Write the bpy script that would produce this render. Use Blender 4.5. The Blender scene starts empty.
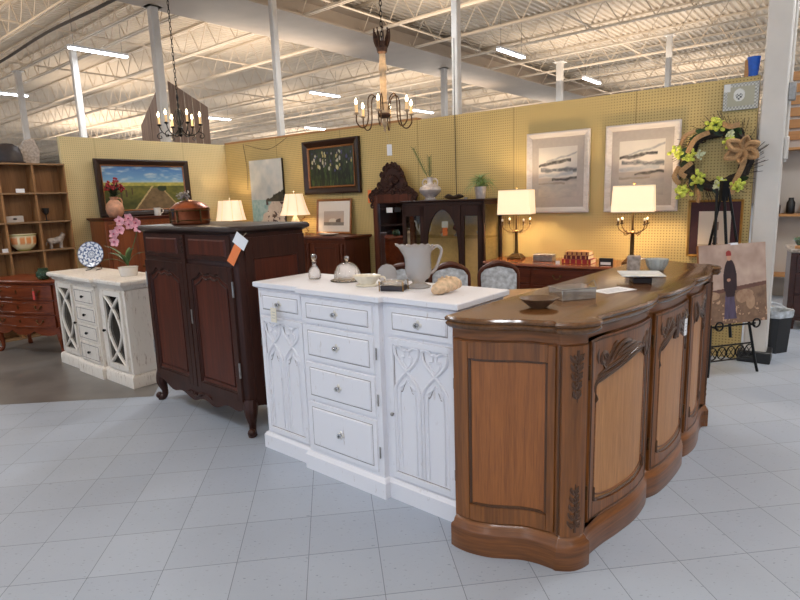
import bpy, math, random
from math import sin, cos, pi, radians, sqrt, atan2
from mathutils import Vector, Matrix
random.seed(7)
C = bpy.context.scene.collection
# ------------------------------------------------------------------ materials
def lin(c):
    return tuple(((x/255)/12.92 if x/255 <= .04045 else (((x/255)+.055)/1.055)**2.4) for x in c) + (1,)
M = {}
def new_mat(name):
    m = bpy.data.materials.new(name); m.use_nodes = True
    nt = m.node_tree; b = nt.nodes['Principled BSDF']; M[name] = m
    return m, nt, b
def plain(name, c, rough=.5, metal=0, spec=.5, var=.06, scale=30, bump=0, emis=None, trans=0, coat=0, subsurf=0):
    m, nt, b = new_mat(name)
    b.inputs['Roughness'].default_value = rough; b.inputs['Metallic'].default_value = metal
    b.inputs['Specular IOR Level'].default_value = spec
    b.inputs['Transmission Weight'].default_value = trans
    b.inputs['Coat Weight'].default_value = coat
    L = lin(c)
    tc = nt.nodes.new('ShaderNodeTexCoord'); n = nt.nodes.new('ShaderNodeTexNoise')
    n.inputs['Scale'].default_value = scale; n.inputs['Detail'].default_value = 3
    nt.links.new(tc.outputs['Object'], n.inputs['Vector'])
    r = nt.nodes.new('ShaderNodeValToRGB')
    r.color_ramp.elements[0].position = .3; r.color_ramp.elements[1].position = .7
    r.color_ramp.elements[0].color = tuple(max(0, x*(1-var*2)) for x in L[:3])+(1,)
    r.color_ramp.elements[1].color = tuple(min(1, x*(1+var*2)) for x in L[:3])+(1,)
    nt.links.new(n.outputs['Fac'], r.inputs['Fac']); nt.links.new(r.outputs['Color'], b.inputs['Base Color'])
    if bump:
        bp = nt.nodes.new('ShaderNodeBump'); bp.inputs['Strength'].default_value = bump; bp.inputs['Distance'].default_value = .004
        nt.links.new(n.outputs['Fac'], bp.inputs['Height']); nt.links.new(bp.outputs['Normal'], b.inputs['Normal'])
    if emis:
        b.inputs['Emission Color'].default_value = lin(emis[0]); b.inputs['Emission Strength'].default_value = emis[1]
    return m
def wood(name, dark, light, axis='z', rough=.38, scale=1.0, contrast=.5, coat=.15, bump=.15):
    m, nt, b = new_mat(name); N = nt.nodes; Lk = nt.links
    tc = N.new('ShaderNodeTexCoord'); mp = N.new('ShaderNodeMapping')
    st = {'x': (.9, 16, 16), 'y': (16, .9, 16), 'z': (16, 16, .9), 'h': (1.3, 1.3, 22)}[axis]
    mp.inputs['Scale'].default_value = tuple(s*scale for s in st)
    Lk.new(tc.outputs['Object'], mp.inputs['Vector'])
    n1 = N.new('ShaderNodeTexNoise'); n1.inputs['Scale'].default_value = 1.0; n1.inputs['Detail'].default_value = 6
    n1.inputs['Distortion'].default_value = 1.2
    n2 = N.new('ShaderNodeTexNoise'); n2.inputs['Scale'].default_value = 6.0; n2.inputs['Detail'].default_value = 4
    for n in (n1, n2): Lk.new(mp.outputs['Vector'], n.inputs['Vector'])
    mx = N.new('ShaderNodeMath'); mx.operation = 'MULTIPLY_ADD'; mx.inputs[1].default_value = .45
    Lk.new(n2.outputs['Fac'], mx.inputs[0])
    sc = N.new('ShaderNodeMath'); sc.operation = 'MULTIPLY'; sc.inputs[1].default_value = .55
    Lk.new(n1.outputs['Fac'], sc.inputs[0]); Lk.new(sc.outputs[0], mx.inputs[2])
    r = N.new('ShaderNodeValToRGB'); r.color_ramp.elements[0].position = .5-contrast*.3; r.color_ramp.elements[1].position = .5+contrast*.3
    r.color_ramp.elements[0].color = lin(dark); r.color_ramp.elements[1].color = lin(light)
    Lk.new(mx.outputs[0], r.inputs['Fac']); Lk.new(r.outputs['Color'], b.inputs['Base Color'])
    b.inputs['Roughness'].default_value = rough; b.inputs['Coat Weight'].default_value = coat; b.inputs['Coat Roughness'].default_value = .25
    bp = N.new('ShaderNodeBump'); bp.inputs['Strength'].default_value = bump; bp.inputs['Distance'].default_value = .003
    Lk.new(mx.outputs[0], bp.inputs['Height']); Lk.new(bp.outputs['Normal'], b.inputs['Normal'])
    return m
def distressed(name, base, worn, amount=.62, rough=.55):
    m, nt, b = new_mat(name); N = nt.nodes; Lk = nt.links
    tc = N.new('ShaderNodeTexCoord'); mp = N.new('ShaderNodeMapping'); mp.inputs['Scale'].default_value = (30, 30, 6)
    Lk.new(tc.outputs['Object'], mp.inputs['Vector'])
    n1 = N.new('ShaderNodeTexNoise'); n1.inputs['Scale'].default_value = 1.5; n1.inputs['Detail'].default_value = 8; n1.inputs['Roughness'].default_value = .7
    Lk.new(mp.outputs['Vector'], n1.inputs['Vector'])
    r = N.new('ShaderNodeValToRGB'); r.color_ramp.elements[0].position = amount; r.color_ramp.elements[1].position = amount+.10
    r.color_ramp.elements[0].color = lin(base); r.color_ramp.elements[1].color = lin(worn)
    Lk.new(n1.outputs['Fac'], r.inputs['Fac']); Lk.new(r.outputs['Color'], b.inputs['Base Color'])
    b.inputs['Roughness'].default_value = rough
    return m
def glass(name, c, rough=.03, alpha_mix=.0, dens=1.0, milky=.0):
    m, nt, b = new_mat(name); N = nt.nodes; Lk = nt.links
    b.inputs['Base Color'].default_value = lin(c); b.inputs['Roughness'].default_value = rough
    b.inputs['Transmission Weight'].default_value = 1-milky; b.inputs['IOR'].default_value = 1.35
    n = N.new('ShaderNodeTexNoise'); n.inputs['Scale'].default_value = 60
    bp = N.new('ShaderNodeBump'); bp.inputs['Strength'].default_value = .25; bp.inputs['Distance'].default_value = .004
    Lk.new(n.outputs['Fac'], bp.inputs['Height']); Lk.new(bp.outputs['Normal'], b.inputs['Normal'])
    return m
def pane(name, c, k=.12):
    m = bpy.data.materials.new(name); m.use_nodes = True; nt = m.node_tree; nt.nodes.clear(); M[name] = m
    o = nt.nodes.new('ShaderNodeOutputMaterial'); t = nt.nodes.new('ShaderNodeBsdfTransparent'); g = nt.nodes.new('ShaderNodeBsdfGlossy')
    t.inputs['Color'].default_value = lin(c); g.inputs['Roughness'].default_value = .03
    x = nt.nodes.new('ShaderNodeMixShader'); x.inputs['Fac'].default_value = k
    nt.links.new(t.outputs[0], x.inputs[1]); nt.links.new(g.outputs[0], x.inputs[2]); nt.links.new(x.outputs[0], o.inputs['Surface'])
    return m
def emit(name, c, s):
    m, nt, b = new_mat(name); b.inputs['Base Color'].default_value = lin(c)
    b.inputs['Emission Color'].default_value = lin(c); b.inputs['Emission Strength'].default_value = s
    return m

def pegboard(name, c, hole, seam0):
    m, nt, b = new_mat(name); N = nt.nodes; Lk = nt.links
    tc = N.new('ShaderNodeTexCoord'); sp = N.new('ShaderNodeSeparateXYZ'); Lk.new(tc.outputs['Object'], sp.inputs[0])
    def math(op, a, bb=None, c_=None):
        n = N.new('ShaderNodeMath'); n.operation = op
        for i, v in enumerate((a, bb, c_)):
            if v is None: continue
            if isinstance(v, (int, float)): n.inputs[i].default_value = v
            else: Lk.new(v, n.inputs[i])
        return n.outputs[0]
    def cell(ax):
        q = math('MULTIPLY', ax, 1/.0254); q = math('FRACT', math('ADD', q, 1000.0)); return math('SUBTRACT', q, .5)
    u = cell(sp.outputs['X']); v = cell(sp.outputs['Z'])
    d = math('SQRT', math('ADD', math('MULTIPLY', u, u), math('MULTIPLY', v, v)))
    mr = N.new('ShaderNodeMapRange'); mr.inputs['From Min'].default_value = .17; mr.inputs['From Max'].default_value = .26
    mr.inputs['To Min'].default_value = 1; mr.inputs['To Max'].default_value = 0; Lk.new(d, mr.inputs['Value'])
    s = math('ABSOLUTE', math('SUBTRACT', math('FRACT', math('ADD', math('MULTIPLY', math('ADD', sp.outputs['X'], seam0), 1/1.22), 50.0)), .5))
    sm = math('LESS_THAN', s, .0035)
    f = math('MAXIMUM', math('MULTIPLY', mr.outputs[0], .75), math('MULTIPLY', sm, .6))
    nz = N.new('ShaderNodeTexNoise'); nz.inputs['Scale'].default_value = 1.5; nz.inputs['Detail'].default_value = 5; Lk.new(tc.outputs['Object'], nz.inputs['Vector'])
    rp = N.new('ShaderNodeValToRGB'); L = lin(c)
    rp.color_ramp.elements[0].position = .3; rp.color_ramp.elements[1].position = .7
    rp.color_ramp.elements[0].color = tuple(x*.9 for x in L[:3])+(1,); rp.color_ramp.elements[1].color = tuple(min(1, x*1.06) for x in L[:3])+(1,)
    Lk.new(nz.outputs['Fac'], rp.inputs['Fac'])
    mx = N.new('ShaderNodeMix'); mx.data_type = 'RGBA'; Lk.new(f, mx.inputs['Factor']); Lk.new(rp.outputs['Color'], mx.inputs['A']); mx.inputs['B'].default_value = lin(hole)
    Lk.new(mx.outputs['Result'], b.inputs['Base Color']); b.inputs['Roughness'].default_value = .6; b.inputs['Specular IOR Level'].default_value = .25
    return m

def floor_mat():
    m, nt, b = new_mat('vinyl_tile'); N = nt.nodes; Lk = nt.links
    tc = N.new('ShaderNodeTexCoord'); mp = N.new('ShaderNodeMapping'); mp.vector_type = 'POINT'
    # tile grid: 0.3048 m tiles turned 6.69 degrees
    mp.inputs['Rotation'].default_value = (0, 0, radians(-6.6875))
    a = radians(6.6875); ox, oy = -2.39206616, 3.23146175
    lx = ox*cos(a)+oy*sin(a); ly = -ox*sin(a)+oy*cos(a)
    mp.inputs['Location'].default_value = (-lx, -ly, 0)
    Lk.new(tc.outputs['Object'], mp.inputs['Vector'])
    br = N.new('ShaderNodeTexBrick'); br.offset = 0; br.squash = 1
    br.inputs['Scale'].default_value = 1; br.inputs['Mortar Size'].default_value = .0016; br.inputs['Mortar Smooth'].default_value = .2
    br.inputs['Brick Width'].default_value = .3048; br.inputs['Row Height'].default_value = .3048; br.inputs['Bias'].default_value = 0
    br.inputs['Color1'].default_value = lin((172, 181, 194)); br.inputs['Color2'].default_value = lin((165, 174, 188)); br.inputs['Mortar'].default_value = lin((112, 118, 126))
    Lk.new(mp.outputs['Vector'], br.inputs['Vector'])
    # flecks and scuffs
    sm = N.new('ShaderNodeMapping'); sm.inputs['Scale'].default_value = (1, 2.2, 1); sm.inputs['Rotation'].default_value = (0, 0, .6)
    Lk.new(tc.outputs['Object'], sm.inputs['Vector'])
    nz = N.new('ShaderNodeTexNoise'); nz.inputs['Scale'].default_value = 42; nz.inputs['Detail'].default_value = 3; Lk.new(sm.outputs['Vector'], nz.inputs['Vector'])
    r1 = N.new('ShaderNodeValToRGB'); r1.color_ramp.elements[0].position = .28; r1.color_ramp.elements[1].position = .36
    r1.color_ramp.elements[0].color = (.62, .62, .62, 1); r1.color_ramp.elements[1].color = (1, 1, 1, 1); Lk.new(nz.outputs['Fac'], r1.inputs['Fac'])
    n2 = N.new('ShaderNodeTexNoise'); n2.inputs['Scale'].default_value = 1.3; n2.inputs['Detail'].default_value = 6; Lk.new(tc.outputs['Object'], n2.inputs['Vector'])
    r2 = N.new('ShaderNodeValToRGB'); r2.color_ramp.elements[0].position = .3; r2.color_ramp.elements[1].position = .7
    r2.color_ramp.elements[0].color = (.86, .86, .86, 1); r2.color_ramp.elements[1].color = (1, 1, 1, 1); Lk.new(n2.outputs['Fac'], r2.inputs['Fac'])
    m1 = N.new('ShaderNodeMix'); m1.data_type = 'RGBA'; m1.blend_type = 'MULTIPLY'; m1.inputs['Factor'].default_value = 1
    Lk.new(br.outputs['Color'], m1.inputs['A']); Lk.new(r1.outputs['Color'], m1.inputs['B'])
    m2 = N.new('ShaderNodeMix'); m2.data_type = 'RGBA'; m2.blend_type = 'MULTIPLY'; m2.inputs['Factor'].default_value = 1
    Lk.new(m1.outputs['Result'], m2.inputs['A']); Lk.new(r2.outputs['Color'], m2.inputs['B'])
    Lk.new(m2.outputs['Result'], b.inputs['Base Color'])
    rr = N.new('ShaderNodeMapRange'); rr.inputs['To Min'].default_value = .28; rr.inputs['To Max'].default_value = .5; Lk.new(n2.outputs['Fac'], rr.inputs['Value'])
    Lk.new(rr.outputs[0], b.inputs['Roughness']); b.inputs['Specular IOR Level'].default_value = .4
floor_mat()
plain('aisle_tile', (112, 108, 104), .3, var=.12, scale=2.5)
pegboard('pegboard_yellow', (206, 182, 124), (112, 92, 50), .35)
pegboard('pegboard_cream', (206, 188, 142), (150, 134, 96), .1)
wood('oak_frame', (66, 36, 14), (154, 94, 44), 'z', .33, 1.0, .8)
wood('oak_rail', (66, 36, 14), (152, 92, 44), 'h', .33, 1.0, .8)
wood('oak_panel', (96, 52, 20), (178, 108, 52), 'z', .45, 2.0, 1.1)
wood('oak_door_panel', (142, 92, 50), (206, 148, 92), 'z', .45, 2.4, 1.0)
wood('oak_top', (62, 38, 20), (122, 80, 44), 'x', .18, 1.2, .9, .35, .06)
wood('oak_carving', (50, 28, 14), (96, 60, 32), 'z', .35, 2.5, .8)
wood('armoire_wood', (34, 16, 11), (66, 34, 24), 'z', .42, 1.0, .8, .05)
wood('armoire_panel', (50, 22, 14), (96, 44, 28), 'z', .4, .9, .8, .05)
wood('armoire_top', (36, 26, 22), (60, 44, 38), 'x', .4, 1.0, .8, .05)
wood('mahogany', (58, 24, 14), (104, 50, 30), 'x', .36, 1.0, .8, .1)
wood('mahogany_v', (56, 26, 16), (100, 52, 32), 'z', .4, 1.0, .8, .08)
wood('desk_top_wood', (118, 58, 30), (160, 88, 48), 'x', .2, 1.0, .7, .4)
wood('dresser_wood', (74, 30, 14), (134, 64, 32), 'x', .36, 1.0, .8, .1)
wood('cubby_wood', (112, 76, 44), (176, 128, 80), 'z', .55, .7, .9, 0)
wood('cubby_edge', (112, 84, 56), (158, 124, 88), 'x', .55, 1.2, .8, 0)
wood('redpine', (92, 44, 22), (140, 74, 38), 'z', .35, 1.0, .8)
wood('barn_wood', (96, 76, 64), (178, 150, 130), 'z', .8, .9, .9, 0, .5)
wood('raw_trim', (158, 110, 66), (196, 146, 92), 'x', .6, 1, .8, 0)
wood('bowl_wood', (70, 52, 38), (128, 98, 70), 'x', .5, 3, .8, 0)
wood('black_wood', (34, 18, 12), (58, 32, 22), 'z', .5, 1, .8, .0)
wood('table_wood', (150, 110, 76), (190, 150, 108), 'x', .3, 1, .8, .2)
wood('chest_wood', (40, 22, 18), (76, 42, 32), 'x', .35, 1, .8, .2)
wood('light_frame', (196, 186, 178), (226, 218, 212), 'x', .5, 1, .6, 0)
wood('gilt_frame', (120, 72, 34), (176, 116, 62), 'x', .35, 1, .8, .2)
wood('dark_frame', (30, 20, 16), (58, 36, 26), 'x', .3, 1, .8, .2)
distressed('white_paint', (228, 226, 230), (186, 172, 164), .62)
distressed('cream_paint', (222, 212, 200), (176, 156, 140), .56)
plain('groove_wear', (134, 122, 116), .7, var=.2)
plain('painted_steel', (214, 208, 200), .45, var=.03, scale=4)
plain('ceiling_steel', (216, 200, 178), .5, var=.04, scale=3)
plain('ceiling_deck', (212, 198, 178), .6, var=.07, scale=.6)
plain('beam_paint', (176, 160, 142), .5, var=.03, scale=2)
plain('black_iron', (18, 17, 18), .4, metal=.6, var=.1)
plain('black_plastic', (22, 22, 24), .4)
plain('clear_bag', (190, 195, 200), .25, var=.2, scale=20)
plain('aged_bronze', (92, 66, 44), .35, metal=.9, var=.15)
plain('cream_turned', (196, 168, 134), .5, var=.12, scale=25)
plain('rust_crown', (66, 42, 30), .6, metal=.3, var=.3, scale=40)
plain('candle_sleeve', (222, 196, 150), .5, emis=((255, 190, 110), .35))
emit('flame_glow', (255, 232, 190), 16)
emit('tube_glow', (240, 246, 255), 14)
plain('fixture_white', (225, 228, 232), .4)
def shade(name, c, e):
    m, nt, b = new_mat(name); b.inputs['Base Color'].default_value = lin(c); b.inputs['Roughness'].default_value = .8
    b.inputs['Emission Color'].default_value = lin((255, 216, 166)); b.inputs['Emission Strength'].default_value = e
    b.inputs['Transmission Weight'].default_value = 0
    return m
shade('shade_linen', (244, 232, 204), .75)
shade('shade_cream', (244, 230, 210), .6)
plain('brass', (150, 112, 62), .3, metal=.95, var=.1)
plain('antique_brass', (96, 72, 44), .35, metal=.9, var=.15)
plain('ceramic_white', (226, 220, 212), .2, coat=.4, var=.02)
plain('ceramic_cream', (224, 214, 194), .3, coat=.3, var=.05)
plain('terracotta', (190, 140, 112), .6, var=.18, scale=14)
plain('copper', (150, 84, 56), .28, metal=.95, var=.2, scale=12)
plain('silver', (206, 196, 192), .3, metal=.35, var=.08)
plain('pewter', (150, 146, 142), .35, metal=.7, var=.1)
plain('leaf_green', (66, 92, 44), .5, var=.25, scale=20)
plain('leaf_dark', (38, 54, 32), .5, var=.25, scale=20)
plain('grass_green', (120, 146, 84), .5, var=.2, scale=20)
plain('lime_flower', (206, 214, 92), .6, var=.15, scale=60)
plain('pale_flower', (222, 226, 190), .6, var=.1, scale=60)
plain('pink_petal', (222, 160, 170), .5, var=.15, scale=30)
plain('pink_heart', (176, 60, 96), .5)
plain('red_petal', (150, 34, 40), .5, var=.2, scale=50)
plain('burlap', (176, 138, 96), .85, var=.12, scale=90, bump=.4)
plain('twig', (52, 42, 36), .8, var=.3, scale=50)
plain('blue_plastic', (30, 90, 190), .35)
plain('paper_white', (232, 232, 234), .6, var=.01)
plain('paper_line', (120, 122, 130), .7)
plain('tag_cream', (232, 222, 200), .6, var=.02)
plain('tag_orange', (238, 130, 70), .6, var=.02)
plain('tag_red', (200, 60, 50), .6)
plain('string', (190, 176, 150), .8)
plain('dark_cord', (70, 62, 54), .7)
plain('stone_grey', (164, 152, 142), .7, var=.2, scale=35, bump=.3)
plain('shell', (214, 182, 146), .6, var=.15, scale=35, bump=.5)
plain('velvet_dark', (38, 30, 34), .4, var=.2)
plain('book_red', (148, 40, 44), .5); plain('book_wine', (92, 24, 30), .45); plain('book_tan', (190, 142, 88), .5)
plain('page', (226, 212, 180), .8, var=.08, scale=80)
plain('gold_leaf', (196, 150, 80), .35, metal=.7)
plain('upholstery', (176, 182, 190), .85, var=.16, scale=28)
plain('mirror_glass', (225, 225, 225), .03, metal=1, var=0)
plain('smoky_mirror', (92, 90, 86), .06, metal=.9, var=.05)
plain('lined_interior', (226, 194, 130), .6, var=.04)
plain('purple_mat', (58, 22, 28), .7, var=.05)
plain('mat_grey', (176, 166, 158), .8, var=.02)
plain('mat_white', (228, 220, 210), .8, var=.01)
plain('concrete_wall', (196, 186, 176), .8, var=.05, scale=1)
plain('blockwall', (150, 126, 104), .8, var=.1, scale=2)
plain('green_glass_solid', (70, 96, 74), .15, coat=.5, var=.2)
glass('clear_glass', (245, 246, 248), .04)
def cast_glass(name, c, tr, gl):
    m = bpy.data.materials.new(name); m.use_nodes = True; nt = m.node_tree; nt.nodes.clear(); M[name] = m; N = nt.nodes; Lk = nt.links
    o = N.new('ShaderNodeOutputMaterial'); t = N.new('ShaderNodeBsdfTransparent'); d = N.new('ShaderNodeBsdfDiffuse'); l = N.new('ShaderNodeBsdfTranslucent'); g = N.new('ShaderNodeBsdfGlossy')
    for q in (t, d, l): q.inputs['Color'].default_value = lin(c)
    g.inputs['Roughness'].default_value = .12; nz = N.new('ShaderNodeTexVoronoi'); nz.inputs['Scale'].default_value = 70
    bp = N.new('ShaderNodeBump'); bp.inputs['Strength'].default_value = .6; bp.inputs['Distance'].default_value = .004; Lk.new(nz.outputs['Distance'], bp.inputs['Height'])
    for q in (d, l, g): Lk.new(bp.outputs['Normal'], q.inputs['Normal'])
    a = N.new('ShaderNodeMixShader'); a.inputs['Fac'].default_value = .2; Lk.new(d.outputs[0], a.inputs[1]); Lk.new(l.outputs[0], a.inputs[2])
    b = N.new('ShaderNodeMixShader'); b.inputs['Fac'].default_value = tr; Lk.new(a.outputs[0], b.inputs[1]); Lk.new(t.outputs[0], b.inputs[2])
    lw = N.new('ShaderNodeLayerWeight'); lw.inputs['Blend'].default_value = gl; Lk.new(bp.outputs['Normal'], lw.inputs['Normal'])
    e = N.new('ShaderNodeMixShader'); Lk.new(lw.outputs['Fresnel'], e.inputs['Fac']); Lk.new(b.outputs[0], e.inputs[1]); Lk.new(g.outputs[0], e.inputs[2]); Lk.new(e.outputs[0], o.inputs['Surface'])
glass('pressed_glass', (255, 250, 248), .05, milky=.3)
glass('dome_glass', (255, 255, 255), .03, milky=.04)
glass('green_glass', (120, 160, 130), .05, milky=.15)
cast_glass('pale_blue_glass', (245, 252, 250), .35, .3)
plain('pale_plate', (206, 212, 214), .25, var=.05, coat=.3)
plain('box_metal', (196, 184, 170), .08, metal=.85, var=.12, scale=14)
pane('cabinet_pane', (244, 242, 236), .018)
pane('frame_pane', (250, 250, 250), .05)

def vcol_mat(name, rough=.5):
    m, nt, b = new_mat(name); a = nt.nodes.new('ShaderNodeVertexColor'); a.layer_name = 'paint'
    nt.links.new(a.outputs['Color'], b.inputs['Base Color']); b.inputs['Roughness'].default_value = rough
vcol_mat('oil_paint', .35); vcol_mat('watercolour', .8); vcol_mat('glazed_pattern', .2)

for k_ in ('black_wood', 'armoire_top', 'armoire_wood', 'armoire_panel', 'mahogany', 'mahogany_v', 'dark_frame', 'chest_wood', 'dresser_wood'):
    M[k_].node_tree.nodes['Principled BSDF'].inputs['Specular IOR Level'].default_value = .25
# ------------------------------------------------------------------ mesh builder
def resample(pts, n=6):
    out = []
    P = [Vector(p) for p in pts]
    for i in range(len(P)-1):
        p0 = P[max(i-1, 0)]; p1 = P[i]; p2 = P[i+1]; p3 = P[min(i+2, len(P)-1)]
        for k in range(n):
            t = k/n
            out.append(.5*((2*p1)+(p2-p0)*t+(2*p0-5*p1+4*p2-p3)*t*t+(3*p1-p0-3*p2+p3)*t*t*t))
    out.append(P[-1]); return out
def offset(poly, d, closed=True):
    n = len(poly); out = []
    for i in range(n):
        a = Vector(poly[(i-1) % n]); b = Vector(poly[i]); c = Vector(poly[(i+1) % n])
        if not closed and i == 0: a = b-(c-b)
        if not closed and i == n-1: c = b+(b-a)
        e1 = (b-a); e2 = (c-b)
        if e1.length < 1e-7: e1 = e2
        if e2.length < 1e-7: e2 = e1
        e1 = e1.normalized(); e2 = e2.normalized()
        n1 = Vector((e1.y, -e1.x)); n2 = Vector((e2.y, -e2.x)); m = n1+n2
        if m.length < 1e-6: m = n1
        m.normalize(); k = 1/max(.5, m.dot(n1))
        out.append(b+m*d*k)
    return out
class Surf:
    """a wall of a cabinet: distance s along its plan line, depth d outwards, height z"""
    def __init__(self, pts):
        self.p = [Vector((q[0], q[1])) for q in pts]; self.s = [0]
        for a, b in zip(self.p, self.p[1:]): self.s.append(self.s[-1]+(b-a).length)
        self.L = self.s[-1]
        self.nr = []
        for i in range(len(self.p)):
            a = self.p[max(0, i-1)]; b = self.p[min(len(self.p)-1, i+1)]; e = (b-a).normalized(); self.nr.append(Vector((e.y, -e.x)))
    def pt(self, s, d, z):
        S = self.s; i = 0
        if s <= 0: i = 0
        elif s >= self.L: i = len(S)-2
        else:
            while S[i+1] < s: i += 1
        t = (s-S[i])/max(1e-9, S[i+1]-S[i])
        a, b = self.p[i], self.p[i+1]
        tt = min(1, max(0, t)); n = self.nr[i].lerp(self.nr[i+1], tt).normalized(); q = a+(b-a)*t+n*d
        return (q.x, q.y, z)
class MB:
    def __init__(self): self.v = []; self.f = []
    def add(self, v, f):
        k = len(self.v); self.v += [tuple(x) for x in v]; self.f += [tuple(i+k for i in q) for q in f]; return self
    def box(self, x0, x1, y0, y1, z0, z1):
        v = [(x, y, z) for z in (z0, z1) for x, y in ((x0, y0), (x1, y0), (x1, y1), (x0, y1))]
        return self.add(v, [(3, 2, 1, 0), (4, 5, 6, 7), (0, 1, 5, 4), (1, 2, 6, 5), (2, 3, 7, 6), (3, 0, 4, 7)])
    def loft(self, poly, levels, cap=True):
        n = len(poly); v = []; f = []
        for off, z in levels: v += [(p.x, p.y, z) for p in offset(poly, off)]
        for k in range(len(levels)-1):
            for i in range(n):
                j = (i+1) % n; f.append((k*n+i, k*n+j, (k+1)*n+j, (k+1)*n+i))
        if cap: f.append(tuple(range(n-1, -1, -1))); f.append(tuple((len(levels)-1)*n+i for i in range(n)))
        return self.add(v, f)
    def lathe(self, prof, cx=0, cy=0, seg=24, sx=1, sy=1, wob=None):
        v = []; f = []; m = len(prof)
        for k, (r, z) in enumerate(prof):
            for i in range(seg):
                a = 2*pi*i/seg; rr = r*(1+(wob(a, k) if wob else 0)); v.append((cx+rr*cos(a)*sx, cy+rr*sin(a)*sy, z))
        for k in range(m-1):
            for i in range(seg):
                j = (i+1) % seg; f.append((k*seg+i, k*seg+j, (k+1)*seg+j, (k+1)*seg+i))
        if prof[0][0] > 1e-4: f.append(tuple(range(seg-1, -1, -1)))
        if prof[-1][0] > 1e-4: f.append(tuple((m-1)*seg+i for i in range(seg)))
        return self.add(v, f)
    def tube(self, pts, r, seg=6, closed=False, flat=1.0):
        P = [Vector(p) for p in pts]; n = len(P); R = r if isinstance(r, (list, tuple)) else [r]*n
        v = []; f = []; up = None
        for i in range(n):
            if closed: t = P[(i+1) % n]-P[i-1]
            else: t = P[min(n-1, i+1)]-P[max(0, i-1)]
            if t.length < 1e-9: t = Vector((0, 0, 1))
            t.normalize()
            if up is None:
                up = Vector((0, 0, 1)) if abs(t.z) < .9 else Vector((1, 0, 0))
            a = t.cross(up)
            if a.length < 1e-5: a = t.cross(Vector((0, 1, 0)))
            a.normalize(); b = a.cross(t).normalized(); up = b
            for k in range(seg):
                w = 2*pi*k/seg; v.append(P[i]+a*cos(w)*R[i]+b*sin(w)*R[i]*flat)
        for i in range(n if closed else n-1):
            for k in range(seg):
                j = (i+1) % n; l = (k+1) % seg; f.append((i*seg+l, i*seg+k, j*seg+k, j*seg+l))
        if not closed: f.append(tuple(range(seg))); f.append(tuple((n-1)*seg+k for k in range(seg-1, -1, -1)))
        return self.add(v, f)
    def ball(self, c, r, seg=12, rings=8):
        if not isinstance(r, (tuple, list)): r = (r, r, r)
        v = [(c[0], c[1], c[2]-r[2])]; f = []
        for k in range(1, rings):
            a = -pi/2+pi*k/rings
            for i in range(seg):
                b = 2*pi*i/seg; v.append((c[0]+r[0]*cos(a)*cos(b), c[1]+r[1]*cos(a)*sin(b), c[2]+r[2]*sin(a)))
        v.append((c[0], c[1], c[2]+r[2])); T = len(v)-1
        for i in range(seg):
            j = (i+1) % seg; f.append((0, 1+j, 1+i)); f.append((T, T-seg+i, T-seg+j))
            for k in range(rings-2): f.append((1+k*seg+i, 1+k*seg+j, 1+(k+1)*seg+j, 1+(k+1)*seg+i))
        return self.add(v, f)
    def slab(self, S, s0, s1, zb, zt, d0, d1, n=10, m=1, bev=0):
        """a slab lying on surface S; zb and zt may be functions of s"""
        B = zb if callable(zb) else (lambda s: zb); T = zt if callable(zt) else (lambda s: zt)
        v = []; f = []
        rows = [0]+([.0001] if 0 else [])+[k/m for k in range(1, m+1)]
        cols = [s0+(s1-s0)*i/n for i in range(n+1)]; W = len(cols); H = len(rows)
        sb = lambda s: max(s0+bev, min(s1-bev, s))
        for s in cols:
            for t in rows:
                z = B(s)+(T(s)-B(s))*t
                zz = min(max(z, B(s)+bev), T(s)-bev) if bev else z
                v.append(S.pt(sb(s), d1, zz))
        k0 = len(v)
        for s in cols:
            for t in rows: v.append(S.pt(s, d0, B(s)+(T(s)-B(s))*t))
        for i in range(W-1):
            for j in range(H-1):
                a = i*H+j; f.append((a, a+H, a+H+1, a+1)); a += k0; f.append((a, a+1, a+H+1, a+H))
        def side(a, b): f.append((a, b, b+k0, a+k0))
        for i in range(W-1): side((i+1)*H, i*H); side(i*H+H-1, (i+1)*H+H-1)
        for j in range(H-1): side(j, j+1); side((W-1)*H+j+1, (W-1)*H+j)
        return self.add(v, f)
    def rib(self, S, path, r, d=0, seg=6, flat=1.0, smooth=4):
        """a raised moulding following a path of (s, z) on surface S"""
        q = resample([(p[0], p[1]) for p in path], smooth) if smooth > 1 else [Vector(p) for p in path]
        if isinstance(r, (list, tuple)):
            m = len(r)-1; R = []
            for i in range(len(q)):
                t = i/(len(q)-1)*m; k = min(m-1, int(t)); R.append(r[k]+(r[k+1]-r[k])*(t-k))
        else: R = r
        return self.tube([S.pt(p.x, d, p.y) for p in q], R, seg)
    def leaf(self, base, tip, w, bend=0, up=(0, 0, 1), n=6, th=.0012, fold=0):
        b = Vector(base); t = Vector(tip); ax = t-b; sd = ax.cross(Vector(up))
        if sd.length < 1e-6: sd = ax.cross(Vector((1, 0, 0)))
        sd.normalize(); nr = sd.cross(ax).normalized(); v = []; f = []
        for i in range(n+1):
            u = i/n; c = b+ax*u+nr*(bend*4*u*(1-u)); ww = w*max(.02, sin(pi*min(1, u*.92+.06)))**.8
            v += [c-sd*ww+nr*th, c+sd*ww+nr*th, c+sd*ww-nr*th, c-sd*ww-nr*th]
        for i in range(n):
            for k in range(4): a = i*4+k; c = i*4+(k+1) % 4; f.append((a, c, c+4, a+4))
        f.append((3, 2, 1, 0)); f.append((n*4, n*4+1, n*4+2, n*4+3))
        return self.add(v, f)
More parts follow.
